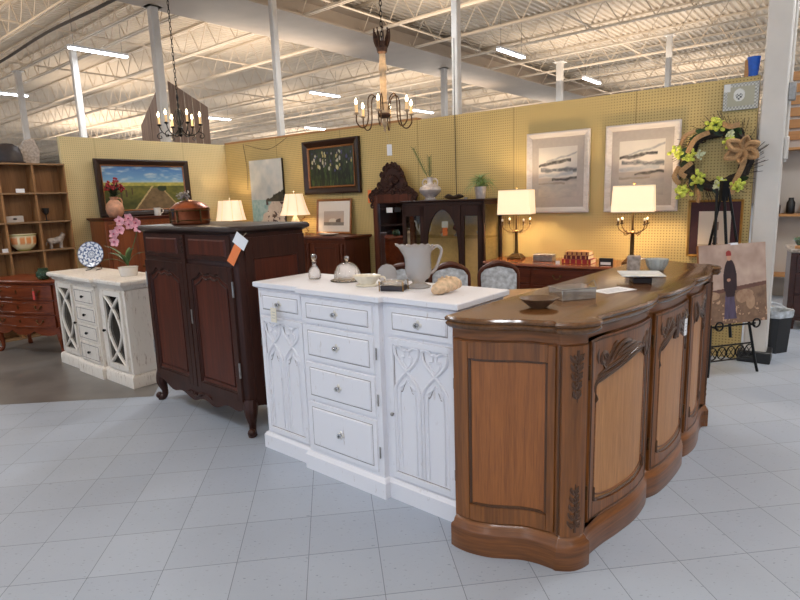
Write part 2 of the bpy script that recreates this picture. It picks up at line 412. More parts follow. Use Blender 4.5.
    def build(self, name, mat, parent=None, loc=(0, 0, 0), rz=0, bevel=0, smooth=35, rot=None):
        me = bpy.data.meshes.new(name); me.from_pydata(self.v, [], self.f); me.validate()
        me.materials.append(M[mat] if isinstance(mat, str) else mat)
        if smooth:
            me.polygons.foreach_set('use_smooth', [True]*len(me.polygons)); me.set_sharp_from_angle(angle=radians(smooth))
        me.update(); o = bpy.data.objects.new(name, me); C.objects.link(o); o.location = loc; o.rotation_euler = rot or (0, 0, rz)
        if parent: o.parent = parent
        if bevel:
            b = o.modifiers.new('Bevel', 'BEVEL'); b.width = bevel; b.segments = 2; b.limit_method = 'ANGLE'; b.angle_limit = radians(40)
        return o
def tag(o, label=None, cat=None, group=None, kind=None):
    if label: o['label'] = label
    if cat: o['category'] = cat
    if group: o['group'] = group
    if kind: o['kind'] = kind
    return o
def thing(name, label, cat, loc=(0, 0, 0), rz=0, group=None, rot=None):
    o = bpy.data.objects.new(name, None); C.objects.link(o); o.location = loc; o.rotation_euler = rot or (0, 0, rz)
    o.empty_display_size = .1
    return tag(o, label, cat, group)
def struct(name, mb, mat, loc=(0, 0, 0), rz=0, **k):
    return tag(mb.build(name, mat, None, loc, rz, **k), kind='structure')
def copy_tree(o, parent=None):
    c = o.copy(); C.objects.link(c); c.parent = parent
    for ch in list(o.children): copy_tree(ch, c)
    return c
def to_world(loc, rz, p):
    return (loc[0]+p[0]*cos(rz)-p[1]*sin(rz), loc[1]+p[0]*sin(rz)+p[1]*cos(rz), (loc[2] if len(loc) > 2 else 0)+p[2])

# ------------------------------------------------------------------ camera
PITCH, ROLL, CAMH = .17864, -.034068, 1.515
F_ = Vector((0, cos(PITCH), -sin(PITCH))); U_ = Vector((0, sin(PITCH), cos(PITCH))); R_ = Vector((1, 0, 0))
R2 = cos(ROLL)*R_+sin(ROLL)*U_; U2 = -sin(ROLL)*R_+cos(ROLL)*U_
cd = bpy.data.cameras.new('camera'); cam = bpy.data.objects.new('camera', cd); C.objects.link(cam)
mw = Matrix.Identity(4)
for i in range(3): mw[i][0] = R2[i]; mw[i][1] = U2[i]; mw[i][2] = -F_[i]
mw[0][3] = 0; mw[1][3] = 0; mw[2][3] = CAMH
cam.matrix_world = mw
cd.sensor_width = 36; cd.lens = 36*567.25/800; cd.clip_start = .05; cd.clip_end = 300
bpy.context.scene.camera = cam

# ------------------------------------------------------------------ frames of the place
WA = Vector((3.0, 4.86)); WT = Vector((-.80256772, .59656103)); WN = Vector((-.59656103, -.80256772)); WYAW = atan2(-.59656103, .80256772)
def W(s, off, z=0): p = WA+WT*s+WN*off; return (p.x, p.y, z)
WB = Vector((-2.61, 9.03)); T2 = Vector((-.64938292, -.76046158)); N2 = Vector((.76046158, -.64938292)); LYAW = atan2(.76046158, .64938292)
def LW(s, off, z=0): p = WB+T2*s+N2*off; return (p.x, p.y, z)
GY = radians(-40); G1 = Vector((cos(GY), sin(GY))); G2 = Vector((-sin(GY), cos(GY)))
def G(a, b, z=0): p = G1*a+G2*b; return (p.x, p.y, z)

# ------------------------------------------------------------------ the hall
struct('floor', MB().box(-60, 45, -12, 75, -.1, 0), 'vinyl_tile', smooth=0)
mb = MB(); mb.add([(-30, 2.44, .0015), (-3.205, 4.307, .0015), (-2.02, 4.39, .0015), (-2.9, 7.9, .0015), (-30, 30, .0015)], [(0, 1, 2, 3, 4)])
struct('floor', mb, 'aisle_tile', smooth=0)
# ceiling deck, ribbed metal
mb = MB(); v = []; f = []; n = 0; x = -62.0; prof = []
while x < 30:
    prof += [(x, 5.60), (x+.05, 5.60), (x+.068, 5.64), (x+.132, 5.64)]; x += .15
for p in prof: v += [(p[0], -14, p[1]), (p[0], 62, p[1])]
for i in range(len(prof)-1): f.append((2*i, 2*i+1, 2*i+3, 2*i+2))
mb.add(v, f); struct('ceiling', mb, 'ceiling_deck', rz=GY, smooth=0)
# open web joists
def joist_mesh():
    mb = MB(); L0, L1 = -60, 12
    for dy in (-.03, .03):
        mb.box(L0, L1, dy-.018, dy+.018, 5.0, 5.035)
        mb.box(L0, L1, dy-.022, dy+.022, 5.56, 5.60)
    x = L0; k = 0
    while x < L1:
        mb.tube([(x, 0, 5.02), (x+.36, 0, 5.58)], .012, 4); mb.tube([(x+.36, 0, 5.58), (x+.72, 0, 5.02)], .012, 4); x += .72
    return mb
j0 = struct('ceiling_joist', joist_mesh(), 'ceiling_steel', rz=GY, smooth=0)
first = True
e2s = [4.47-1.72*3+1.72*k for k in range(30)]+[5.6]
for e in e2s:
    o = j0 if first else j0.copy()
    if not first: C.objects.link(o)
    first = False; o.location = G(0, e, 0)
# cross bridging and pipes along the other direction
for a in (-5.2, -8.0, -13.0, -16.5, -22, -27, -33, -40, -1.5):
    struct('ceiling_bridging', MB().tube([(0, -10, 0), (0, 60, 0)], .02, 5), 'ceiling_steel', G(a, 0, 5.06), GY)
# box girder
mb = MB(); mb.box(-.8, .75, -8, 60, 4.98, 5.02); mb.box(-.8, -.76, -8, 60, 5.0, 5.34); mb.box(.5, .54, -8, 60, 5.0, 5.34); mb.box(.40, .82, -8, 60, 5.34, 5.37); mb.box(-.9, -.7, -8, 60, 5.34, 5.37)
struct('ceiling_beam', mb, 'beam_paint', G(-9.5, 0, 0), GY, smooth=0)
def col(a, b, w, h=5.0, dark=False):
    mb = MB(); r = w*.12; q = [(-w/2+r, -w/2), (w/2-r, -w/2), (w/2, -w/2+r), (w/2, w/2-r), (w/2-r, w/2), (-w/2+r, w/2), (-w/2, w/2-r), (-w/2, -w/2+r)]
    mb.loft([Vector(p) for p in q], [(0, 0.0), (0, h)]); mb.box(-w*.9, w*.9, -w*.9, w*.9, h-.02, h)
    return struct('column', mb, 'painted_steel', G(a, b, 0), GY)
for a, b, w in ((-17.1, 5.58, .13), (-13.8, 5.63, .13), (-10.2, 5.6, .15), (-8.3, 6.75, .11), (-5.2, 7.75, .115), (-6.99, 15.45, .16), (-4.03, 14.83, .12), (-13.2, 19.5, .16), (-9.55, 13.6, .15)):
    col(a, b, w)
mb = MB(); w = .175; mb.box(-w/2, w/2, -w/2, w/2, 0, 5.0)
ce = thing('column', None, None, (3.115, 4.83, 0), WYAW); ce['kind'] = 'structure'
mb.build('shaft', 'painted_steel', ce, bevel=.012)
MB().box(-.125, .125, -.125, .125, 0, .1).build('base_shoe', 'black_plastic', ce, bevel=.01)
MB().tube([(.10, .03, 1.7), (.10, .03, 5.0)], .012, 6).build('conduit', 'painted_steel', ce)
MB().box(.0885, .14, -.02, .06, 2.18, 2.32).build('switch_box', 'pewter', ce, bevel=.006)
MB().box(.0885, .12, -.02, .06, 1.72, 1.9).build('switch_box', 'painted_steel', ce, bevel=.006)
# outer walls of the hall
mb = MB(); mb.box(-60, 30, 58, 58.3, 0, 5.6); struct('wall_back', mb, 'concrete_wall', rz=GY, smooth=0)
mb = MB(); mb.box(-60.3, -60, -12, 58, 0, 5.6); struct('wall_left', mb, 'concrete_wall', rz=GY, smooth=0)
mb = MB(); mb.box(26, 26.3, -12, 58, 0, 5.6); struct('wall_right', mb, 'concrete_wall', rz=GY, smooth=0)
mb = MB(); mb.box(-60, -16, -12.3, -12, 0, 5.6); mb.box(18, 26, -12.3, -12, 0, 5.6); mb.box(-16, 18, -12.3, -12, 3.3, 5.6); mb.box(-16, 18, -12.3, -12, 0, .25); struct('wall_front', mb, 'concrete_wall', rz=GY, smooth=0)
mb = MB()
for k in range(18): mb.box(-16+2*k-.03, -16+2*k+.03, -12.2, -12.08, .25, 3.3)
mb.box(-16, 18, -12.2, -12.08, 2.3, 2.36); struct('window_1', mb, 'pewter', rz=GY, smooth=0)
# booth partitions (pegboard on both sides of a stud frame)
mb = MB(); mb.box(-6.99, 0, 0, .07, 0, 2.40); o = struct('wall_partition_back', mb, 'pegboard_yellow', (WA.x, WA.y, 0), WYAW, smooth=0)
mb = MB(); mb.box(-2.34, .0, 0, .07, 0, 2.40); o = struct('wall_partition_left', mb, 'pegboard_cream', (WB.x, WB.y, 0), LYAW, smooth=0)
struct('trim_1', MB().box(-6.99, -3.4, -.008, .09, 2.40, 2.425), 'raw_trim', (WA.x, WA.y, 0), WYAW, smooth=0)
struct('trim_2', MB().box(-.115, -.085, -.004, .074, 2.40, 2.53), 'raw_trim', (WA.x, WA.y, 0), WYAW, smooth=0)
# ceiling lights
def light_fixture():
    t = thing('ceiling_light', '', 'ceiling light')
    MB().box(-.05, .05, -.62, .62, .03, .08).build('housing', 'fixture_white', t)
    for d in (-.035, .035): MB().tube([(d, -.6, .012), (d, .6, .012)], .018, 8).build('tube_lamp', 'tube_glow', t)
    for y in (-.5, .5): MB().tube([(0, y, .08), (0, y, .8)], .004, 4).build('hanger', 'dark_cord', t)
    return t
spots = {(-13.15, 5.9): 'long fluorescent ceiling light above the second column from the left',
         (-19.4, 5.9): 'fluorescent ceiling light at the far left edge of the view',
         (-13.75, 13.05): 'fluorescent ceiling light left of the cream chandelier beyond the beam',
         (-7.02, 12.8): 'bright fluorescent ceiling light to the right of the tall middle column',
         (-6.98, 17.7): 'far fluorescent ceiling light above the right part of the yellow wall',
         (-20.2, 13.3): 'distant fluorescent ceiling light right of the barn wood gable',
         (-20.4, 18.6): 'small distant fluorescent ceiling light low above the yellow wall corner trim',
         (-14.0, 18.5): 'small distant fluorescent ceiling light just right of the cream chandelier'}
L0 = light_fixture(); i = 0
for (a, b), lb in spots.items():
    o = L0 if i == 0 else copy_tree(L0); i += 1
    o.location = G(a, b, 4.78); o.rotation_euler = (0, 0, GY); o['label'] = lb; o['group'] = 'fluorescent lights under the ceiling'
def area(a, b, z, sx, sy, pw, col_=(1, .96, .9)):
    d = bpy.data.lights.new('ceiling_lamp_and_fill', 'AREA'); d.shape = 'RECTANGLE'; d.size = sx; d.size_y = sy; d.energy = pw; d.color = col_
    o = bpy.data.objects.new('ceiling_lamp_and_fill', d); C.objects.link(o); o.location = G(a, b, z); o.rotation_euler = (0, 0, GY); return o
for a in (-20, -13.5, -7, -.5, 5.5):
    for b in (-7, -.8, 5.9, 12.8, 19.5, 30):
        if b == 30 and a > -10: pass
        area(a+.9, b, 4.74, .25, 1.3, 98, (.90, .95, 1.0))
        u = area(a+1.3, b+3.0, 4.5, 3.4, 4.5, 92, (1, .85, .70)); u.rotation_euler = (pi, 0, -GY)  # unseen upward fill panel, added to brighten and warm the ceiling

for a, b in ((-28, 2), (-28, 14), (-28, 26), (-28, 40), (-42, 6), (-42, 22), (-42, 40), (-14, 42), (0, 42), (14, 42), (14, 26)):
    area(a, b, 4.7, .4, 6, 420, (.93, .96, 1.0)); u = area(a, b, 4.5, 7, 7, 420, (1, .86, .72)); u.rotation_euler = (pi, 0, -GY)  # extra rows and upward panels added as fill for the dark far hall
# ------------------------------------------------------------------ generic furniture pieces
def frame_panel(S, s0, s1, z0, z1, par, m_frame, m_panel, st=.06, th=.014, arch=0, mold=.006, m_mold=None, n=8, name='door', top_fn=None, bot_fn=None, pan_d=.004, st2=None):
    """door: stiles, rails (top rail may have an arched lower edge), inset panel and its moulding"""
    fr = MB(); a0, a1 = s0+st, s1-(st2 or st)
    T = top_fn or ((lambda s: z1-st-arch+arch*sin(pi*(s-a0)/(a1-a0))) if arch else (lambda s: z1-st))
    Bt = bot_fn or (lambda s: z0+st)
    fr.slab(S, s0, a0, z0, z1, 0, th, 2, 1, .002); fr.slab(S, a1, s1, z0, z1, 0, th, 2, 1, .002)
    fr.slab(S, a0, a1, z0, Bt, 0, th, n); fr.slab(S, a0, a1, T, z1, 0, th, n*2)
    d = fr.build(name, m_frame, par)
    p = MB(); p.slab(S, a0, a1, Bt, T, 0, pan_d, n*2); p.build('panel', m_panel, d)
    if mold:
        q = MB(); e = mold*.6
        k = 14; path = [(a0+e, Bt(a0)+e)]+[(a0+e+(a1-a0-2*e)*i/k, T(a0+e+(a1-a0-2*e)*i/k)-e) for i in range(k+1)]+[(a1-e-(a1-a0-2*e)*i/k, Bt(a1-e-(a1-a0-2*e)*i/k)+e) for i in range(k)]
        q.tube([S.pt(p_[0], pan_d, p_[1]) for p_ in path], mold, 6, closed=True)
        q.build('moulding', m_mold or m_frame, d)
    return d
def knob(par, S, s, z, r, mat, d=.014):
    mb = MB(); c = S.pt(s, d+r*1.3, z); b = S.pt(s, d, z)
    mb.tube([b, c], r*.45, 8); mb.ball(c, (r, r*.9, r), 10, 8)
    return mb.build('knob', mat, par)
def drawer(S, s0, s1, z0, z1, par, m, knobs=(), th=.012, inset=.03, m_in=None, km='clear_glass', kr=.013):
    mb = MB(); mb.slab(S, s0, s1, z0, z1, 0, th, 6, 1, .002); d = mb.build('drawer', m, par)
    if inset:
        e = inset; mb = MB(); mb.rib(S, [(s0+e, z0+e), (s1-e, z0+e)], .003, th, 4, smooth=1); mb.rib(S, [(s0+e, z1-e), (s1-e, z1-e)], .003, th, 4, smooth=1)
        mb.rib(S, [(s0+e, z0+e), (s0+e, z1-e)], .003, th, 4, smooth=1); mb.rib(S, [(s1-e, z0+e), (s1-e, z1-e)], .003, th, 4, smooth=1)
        mb.build('moulding', m_in or m, d)
    for s in knobs: knob(d, S, s, (z0+z1)/2, kr, km, th)
    return d
def scroll(mb, S, s, z, r, turns=1.2, dirn=1, th=.006, d=.01, a0=0):
    path = []; N = 16
    for i in range(N+1):
        t = i/N; a = a0+dirn*turns*2*pi*t; rr = r*(1-.8*t); path.append((s+rr*cos(a), z+rr*sin(a)))
    mb.rib(S, path, [th, th*.9, th*.7], d, 6, smooth=1)
def leafrib(mb, S, s, z, ds, dz, w, d=.01):
    mb.rib(S, [(s, z), (s+ds*.5-dz*.12, z+dz*.5+ds*.12), (s+ds, z+dz)], [w*.35, w, w*.9, w*.15], d, 6, smooth=4)

# ------------------------------------------------------------------ oak serpentine counter
OL = (.743, 2.094, 0); OY = radians(47.8)
oak = thing('sideboard', 'long serpentine-fronted carved oak sideboard with moulded plinth at the right foreground', 'sideboard', OL, OY)
segE = resample([(-.238, .53), (-.244, .49), (-.240, .433), (-.217, .357), (-.179, .292), (-.143, .235), (-.123, .169), (-.117, .111)], 4)
segP = resample([(-.119, .095), (-.085, .046), (-.038, .018), (.006, .008)], 3)
segD1 = resample([(.028, .030), (.06, .034), (.11, .031), (.19, .020), (.30, 0), (.446, -.018), (.56, -.016), (.63, -.006), (.664, .006)], 5)
segD2h = resample([(.672, .006), (.70, -.006), (.76, -.022), (.86, -.031), (.955, -.033)], 5)
mir = lambda L: [Vector((1.91-p.x, p.y)) for p in reversed(L)]
segD2 = segD2h+mir(segD2h)[1:]
cmp_ = lambda L: [Vector((1.24+(p.x-1.24)*.85, p.y)) for p in L]
segD3 = cmp_(mir(segD1)); segP2 = cmp_(mir(segP)); segE2 = cmp_(mir(segE))
oplan = segE+segP+segD1+segD2+segD3+segP2+segE2
mb = MB(); mb.loft(oplan, [(-.002, 0), (0, .004), (0, .1), (-.002, .108), (-.012, .118), (-.014, .126), (-.022, .136), (-.028, .142)]); mb.build('plinth', 'oak_rail', oak)
bplan = []
for seg_ in (segE, segP, segD1, segD2, segD3, segP2, segE2): bplan += offset(seg_, -.03, closed=False)
mb = MB(); mb.loft(bplan, [(0, .1), (0, .988)], cap=True); mb.build('carcass', 'oak_frame', oak)
mb = MB(); mb.loft(oplan, [(-.03, .938), (-.024, .944), (-.024, .975), (-.018, .984), (-.020, .9875)], cap=True); mb.build('frieze_moulding', 'oak_rail', oak)
tP = resample([(-.126, .098), (-.085, .038), (-.036, .006), (.012, -.006), (.032, -.002)], 3)
tD1 = resample([(.038, .026), (.07, .028), (.12, .023), (.19, .011), (.30, -.008), (.446, -.026), (.56, -.024), (.63, -.013), (.66, -.003)], 4)
tD2h = resample([(.672, -.003), (.70, -.015), (.76, -.031), (.86, -.040), (.955, -.042)], 4)
tE = segE[:-4]+[Vector((-.118, .15)), Vector((-.106, .128)), Vector((-.104, .112))]
tplan = tE+tP+tD1+tD2h+mir(tD2h)[1:]+cmp_(mir(tD1))+cmp_(mir(tP))+cmp_(mir(tE))
mb = MB(); mb.loft(tplan, [(-.006, .9865), (-.003, .990), (.004, .998), (.006, 1.006), (.0, 1.012), (.006, 1.016), (.009, 1.025), (.004, 1.033), (-.006, 1.036)]); mb.build('top', 'oak_top', oak)
def S_off(seg, d): return Surf(offset(seg, d, closed=False))
S1 = S_off(segD1, -.03); S2 = S_off(segD2, -.03); S3 = S_off(segD3, -.03); SE = S_off(segE, -.03); SE2 = S_off(segE2, -.03); SP = S_off(segP, -.03); SP2 = S_off(segP2, -.03)
# end panel
frame_panel(SE, .012, SE.L-.004, .15, .935, oak, 'oak_frame', 'oak_panel', st=.070, st2=.034, th=.012, mold=.007, n=12, name='end_panel', pan_d=.003, m_mold='oak_carving')
frame_panel(SE2, .004, SE2.L-.012, .15, .935, oak, 'oak_frame', 'oak_panel', st=.062, th=.012, mold=.007, n=12, name='end_panel', pan_d=.003)
PROF = ((0, .165), (.06, .155), (.3, .138), (.5, .117), (.68, .099), (.82, .098), (.93, .114), (1, .14))
def prof(t):
    for (a, x), (b, y) in zip(PROF, PROF[1:]):
        if t <= b: k = (t-a)/(b-a); k = k*k*(3-2*k); return x+(y-x)*k
    return PROF[-1][1]
def oak_carving(S, s0, s1, zt, par, mode):
    mb = MB(); L = s1-s0
    halves = {'left': ((lambda t: s0+L*t, 1, 1),), 'right': ((lambda t: s1-L*t, -1, 1),), 'both': ((lambda t: s0+L*.56*t, 1, .72), (lambda t: s1-L*.56*t, -1, .72))}[mode]
    for X, sg, k_ in halves:
        P = lambda pts: [(X(t), zt-z) for t, z in pts]
        mb.rib(S, P([(.0, .225), (.0, .19), (.05, .165), (.16, .155), (.3, .142), (.5, .120), (.68, .100), (.82, .098), (.93, .116), (.99, .155)]), [.006, .011, .013, .012, .013, .012, .010, .008], .010, 8, smooth=5)
        mb.rib(S, P([(.04, .150), (.14, .136), (.3, .122), (.46, .103), (.6, .084), (.7, .082)]), [.004, .009, .010, .008, .004], .014, 7, smooth=5)
        mb.rib(S, P([(.02, .205), (.06, .185), (.16, .176), (.32, .160), (.52, .138), (.7, .118), (.84, .116)]), [.003, .006, .006, .005, .003], .010, 6, smooth=5)
        scroll(mb, S, X(.13), zt-.088, .036*k_, 1.5, sg, .010*k_+.002, .012, -pi/2)
        scroll(mb, S, X(.92), zt-.052, .024*k_, 1.3, -sg, .008, .012, -pi/2)
        for pts, w_ in (([(.20, .118), (.30, .070), (.42, .040), (.54, .046), (.55, .060)], .012), ([(.28, .108), (.40, .072), (.56, .056), (.68, .066)], .011), ([(.18, .112), (.24, .070), (.31, .034), (.37, .034)], .010), ([(.36, .10), (.5, .082), (.66, .070), (.78, .078)], .009), ([(.88, .150), (.86, .105), (.90, .055), (.94, .030)], .012), ([(.96, .150), (.98, .105), (1.0, .060), (.99, .028)], .010), ([(.80, .105), (.80, .075), (.84, .050)], .008), ([(.05, .10), (.03, .070), (.06, .036)], .009), ([(.02, .225), (.04, .250), (.0, .268)], .008)):
            n = len(pts); mb.rib(S, P(pts), [w_*.35]+[w_]*(n-2)+[w_*.25], .014, 7, smooth=4)
    return mb.build('carving', 'oak_carving', par)
def oak_door(S, s0, s1, mode):
    st = .045; a0, a1 = s0+st, s1-st; z0, z1 = .136, .935
    def T(s):
        t = min(1, max(0, (s-a0)/(a1-a0)))
        return z1-.012-prof(t if mode == 'left' else 1-t if mode == 'right' else min(1, (1-abs(2*t-1))/1.12))
    def Bt(s):
        t = (s-a0)/(a1-a0); u = abs(2*t-1); return z0+.055+.03*(u**3)
    d = frame_panel(S, s0, s1, z0, z1, oak, 'oak_frame', 'oak_door_panel', st=st, th=.016, mold=.008, n=12, top_fn=T, bot_fn=Bt, pan_d=.004, m_mold='oak_carving')
    mb = MB(); k = 20
    path = [(a0+.022, Bt(a0)+.03)]+[(a0+.022+(a1-a0-.044)*i/k, T(a0+(a1-a0)*i/k)-.024) for i in range(k+1)]+[(a1-.022-(a1-a0-.044)*i/k, Bt(a1-(a1-a0)*i/k)+.024) for i in range(k)]
    mb.tube([S.pt(p[0], .004, p[1]) for p in path], .005, 6, closed=True); mb.build('bead', 'oak_rail', d)
    mb = MB(); e = .012
    mb.tube([S.pt(p[0], .016, p[1]) for p in ((s0+e, z0+e), (s0+e, z1-e))]+[S.pt(s0+e+(s1-s0-2*e)*i/12, .016, z1-e) for i in range(1, 13)]+[S.pt(s1-e, .016, z0+e)]+[S.pt(s1-e-(s1-s0-2*e)*i/12, .016, z0+e) for i in range(1, 12)], .004, 5, closed=True); mb.build('edge_moulding', 'oak_carving', d)
    oak_carving(S, a0-.004, a1+.004, z1-.012, d, mode)
    for sg, X in ((1, a0+.012), (-1, a1-.012)):
        MB().rib(S, [(X+sg*.03, z0+.075), (X+sg*.005, z0+.085), (X, z0+.12), (X+sg*.012, z0+.14)], [.004, .009, .010, .003], .01, 6).build('corner_scroll', 'oak_carving', d)
    for zz in (.28, .80): MB().tube([S.pt(s0-.004, .012, zz-.03), S.pt(s0-.004, .012, zz+.03)], .005, 6).build('hinge', 'antique_brass', d)
    return d
oak_door(S1, .045, S1.L-.02, 'left'); d2 = oak_door(S2, .02, S2.L-.02, 'both'); oak_door(S3, .02, S3.L-.045, 'right')
for SPx in (SP, SP2):
    mb = MB(); c = SPx.L*.54; w = .03
    mb.slab(SPx, .016, SPx.L-.012, .14, .935, 0, .010, 4); p = mb.build('corner_post', 'oak_frame', oak)
    MB().rib(SPx, [(.008, .14), (.008, .935)], .005, .002, 6, smooth=1).rib(SPx, [(SPx.L-.004, .14), (SPx.L-.004, .935)], .005, .002, 6, smooth=1).build('edge_bead', 'oak_carving', p)
    for z_, up_ in ((.90, -1), (.18, 1)):
        mb = MB()
        for sg in (-1, 1):
            for k in range(5):
                z = z_+.036*k*up_; leafrib(mb, SPx, c+sg*.004, z-(.03 if up_ < 0 else 0), sg*w*(.85-.12*k), .034, .008, .010)
                scroll(mb, SPx, c+sg*w*.55*(1-.13*k), z+.012*up_, .012, 1.1, -sg*up_, .004, .012, pi/2*-up_)
        mb.rib(SPx, [(c, z_+.02*-up_), (c, z_+.19*up_)], [.007, .006, .002], .010, 6, smooth=1)
        mb.build('carving', 'oak_carving', p)

# ------------------------------------------------------------------ near white cabinet
WLc = (-.879, 3.36, 0); WYw = radians(-40)
wc = thing('cabinet', 'white distressed cabinet with gothic arch doors and four central drawers', 'cabinet', WLc, WYw)
D = .46; wplan = [Vector(p) for p in ((0, D), (0, 0), (.43, 0), (.43, -.035), (1.04, -.035), (1.04, 0), (1.47, 0), (1.47, D))]
MB().loft(wplan, [(0, 0), (0, .085), (-.006, .092), (-.01, .1), (-.018, .105)]).build('plinth', 'white_paint', wc)
MB().loft(wplan, [(-.022, .1), (-.022, 1.02)]).build('carcass', 'white_paint', wc)
MB().loft(wplan, [(-.02, 1.012), (-.004, 1.022), (.0, 1.024), (.0, 1.046), (-.004, 1.05)]).build('top', 'white_paint', wc)
f1 = Surf([(.03, .022), (.43, .022)]); f2 = Surf([(.452, -.013), (1.018, -.013)]); f3 = Surf([(1.04, .022), (1.45, .022)])
def gothic_door(S, s0, s1, z0, z1, hinge_left):
    d = frame_panel(S, s0, s1, z0, z1, wc, 'white_paint', 'white_paint', st=.03, th=.014, mold=.002, m_mold='groove_wear', n=4)
    a0, a1 = s0+.034, s1-.034; mid = (a0+a1)/2; mb = MB(); mg = MB()
    for (l, r) in ((a0, mid-.008), (mid+.008, a1)):
        c = (l+r)/2; w = (r-l)/2; zt = z1-.04; zc = z1-.165; zs = z1-.265
        for sg in (-1, 1):
            X = lambda u: c+sg*u*w
            # ogee rib: lancet side, crossing at the centre, sweeping out to the top
            path = [(X(.98), z0+.04), (X(.98), zs-.04), (X(.93), zs+.02), (X(.60), zs+.062), (X(.08), zc+.004), (X(-.45), zc+.04), (X(-.84), zc+.078), (X(-.98), zt)]
            mb.rib(S, path, .0085, .006, 6, smooth=4)
            mg.rib(S, [(p[0]+sg*.009, p[1]-.006) for p in path[2:]], .0022, .0055, 4, smooth=4)
            mb.rib(S, [(X(-.98), zt), (X(-.6), zt+.006), (X(-.2), zt-.012), (X(0), zt-.004)], [.008, .008, .006], .006, 6)
            mb.rib(S, [(X(.02), zc+.025), (X(.30), zc+.05), (X(.40), zc+.08), (X(.15), zc+.085), (X(.2), zt-.012)], [.003, .006, .006, .005, .003], .006, 6)
            mb.rib(S, [(X(.62), z0+.045), (X(.62), zs-.03), (X(.45), zs+.01), (X(.55), zs+.026), (X(.22), zs+.045), (X(.0), zc-.03)], [.005]*5, .006, 6)
            mg.rib(S, [(X(.60), z0+.045), (X(.60), zs-.04), (X(.40), zs+.005), (X(.20), zs+.04), (X(.0), zc-.036)], .0018, .0055, 4)
    mb.build('tracery', 'white_paint', d); mg.build('worn_groove', 'groove_wear', d)
    hx = s0 if hinge_left else s1
    for zz in (z0+.12, z1-.16): MB().tube([S.pt(hx, .012, zz-.025), S.pt(hx, .012, zz+.025)], .005, 6).build('hinge', 'pewter', d)
    return d
gothic_door(f1, .01, f1.L-.012, .12, .845, True); dd = gothic_door(f3, .012, f3.L-.01, .12, .845, False); knob(dd, f3, .035, .46, .010, 'pewter')
def wdrawer(S, s0, s1, z0, z1):
    d = drawer(S, s0, s1, z0, z1, wc, 'white_paint', th=.01, inset=0)
    q = MB(); e = .03; q.slab(S, s0+e, s1-e, z0+e, z1-e, .01, .016, 4, 1, .006); q.build('raised_panel', 'white_paint', d)
    q = MB()
    for k in (e-.002,):
        for a, b in (((s0+k, z0+k), (s1-k, z0+k)), ((s0+k, z1-k), (s1-k, z1-k)), ((s0+k, z0+k), (s0+k, z1-k)), ((s1-k, z0+k), (s1-k, z1-k))): q.rib(S, [a, b], .0016, .010, 4, smooth=1)
    q.build('worn_edge', 'groove_wear', d)
    c = (s0+s1)/2; z = (z0+z1)/2; p = MB()
    for a in range(4): cx = c+cos(a*pi/2)*.014; cz = z+sin(a*pi/2)*.014; p.ball(S.pt(cx, .017, cz), (.010, .004, .010), 8, 6)
    p.build('knob_plate', 'ceramic_white', d); knob(d, S, c, z, .013, 'clear_glass', .017)
    return d
dl = wdrawer(f1, .015, f1.L-.015, .862, 1.0)
wdrawer(f3, .015, f3.L-.015, .862, 1.0)
for z0, z1 in ((.862, 1.0), (.655, .85), (.425, .64), (.13, .41)): wdrawer(f2, .02, f2.L-.035, z0, z1)
q = MB()
for zz in (.24, .52, .76): q.tube([f2.pt(f2.L-.02, .006, zz-.03), f2.pt(f2.L-.02, .006, zz+.03)], .004, 6)
q.build('hinge_set', 'pewter', wc)
# key tag on the left drawer
def price_tag(name, label, world, rz, w=.035, h=.05, mat='tag_cream', tilt=0, string_=.03, holder=None):
    t = thing(name, label, 'price tag', world, rot=(0, tilt, rz))
    MB().box(-w/2, w/2, -.002, 0, -h, 0).build('card', mat, t)
    MB().tube([(0, -.001, -.004), (0.001, -.001, string_)], .0012, 4).build('string', 'string', t)
    q = MB()
    for k in range(3): q.box(-w*.3, w*.3, -.0024, -.0018, -h*(.3+.2*k)-.001, -h*(.3+.2*k)+.001)
    q.build('pencil_marks', 'paper_line', t)
    return t
p = f1.pt(f1.L/2-.02, .042, .915); price_tag('price_tag', 'small cream price tag hanging from the left drawer knob of the near white cabinet', to_world(WLc, WYw, p), WYw, .05, .085)
p = S2.pt(S2.L*.52, .05, .87); price_tag('price_tag', 'white price tag hanging on the middle door of the oak sideboard', to_world(OL, OY, p), OY, .04, .085, 'paper_white', .08)

# ------------------------------------------------------------------ dark armoire chest
AL = (-1.955, 4.315, 0); AY = radians(-41)
ar = thing('armoire', 'tall dark brown carved two-door buffet on scrolled feet beside the near white cabinet', 'cabinet', AL, AY)
AW, AD, AH = 1.265, .56, 1.375
aplan = [Vector(p) for p in ((0, AD), (0, .05), (.012, .02), (.045, 0), (AW-.045, 0), (AW-.012, .02), (AW, .05), (AW, AD))]
MB().loft(aplan, [(-.012, .22), (-.012, 1.335)]).build('carcass', 'armoire_wood', ar)
MB().loft(aplan, [(-.01, 1.325), (.01, 1.338), (.022, 1.345), (.022, 1.36), (.014, 1.372), (.005, 1.375)]).build('top', 'armoire_top', ar)
fa = Surf([(.045, .012), (AW-.045, .012)]); sr = Surf([(AW-.012, .07), (AW-.012, AD-.01)]); sl = Surf([(.012, AD-.01), (.012, .07)])
def ogee(a0, a1, zt, dip):
    def T(s):
        t = (s-a0)/(a1-a0); u = abs(2*t-1)
        return zt-.016*sin(pi*u/.5)**2 if u < .5 else zt-dip*((u-.5)/.5)**.6
    return T
cx = fa.L/2; dw = cx-.03
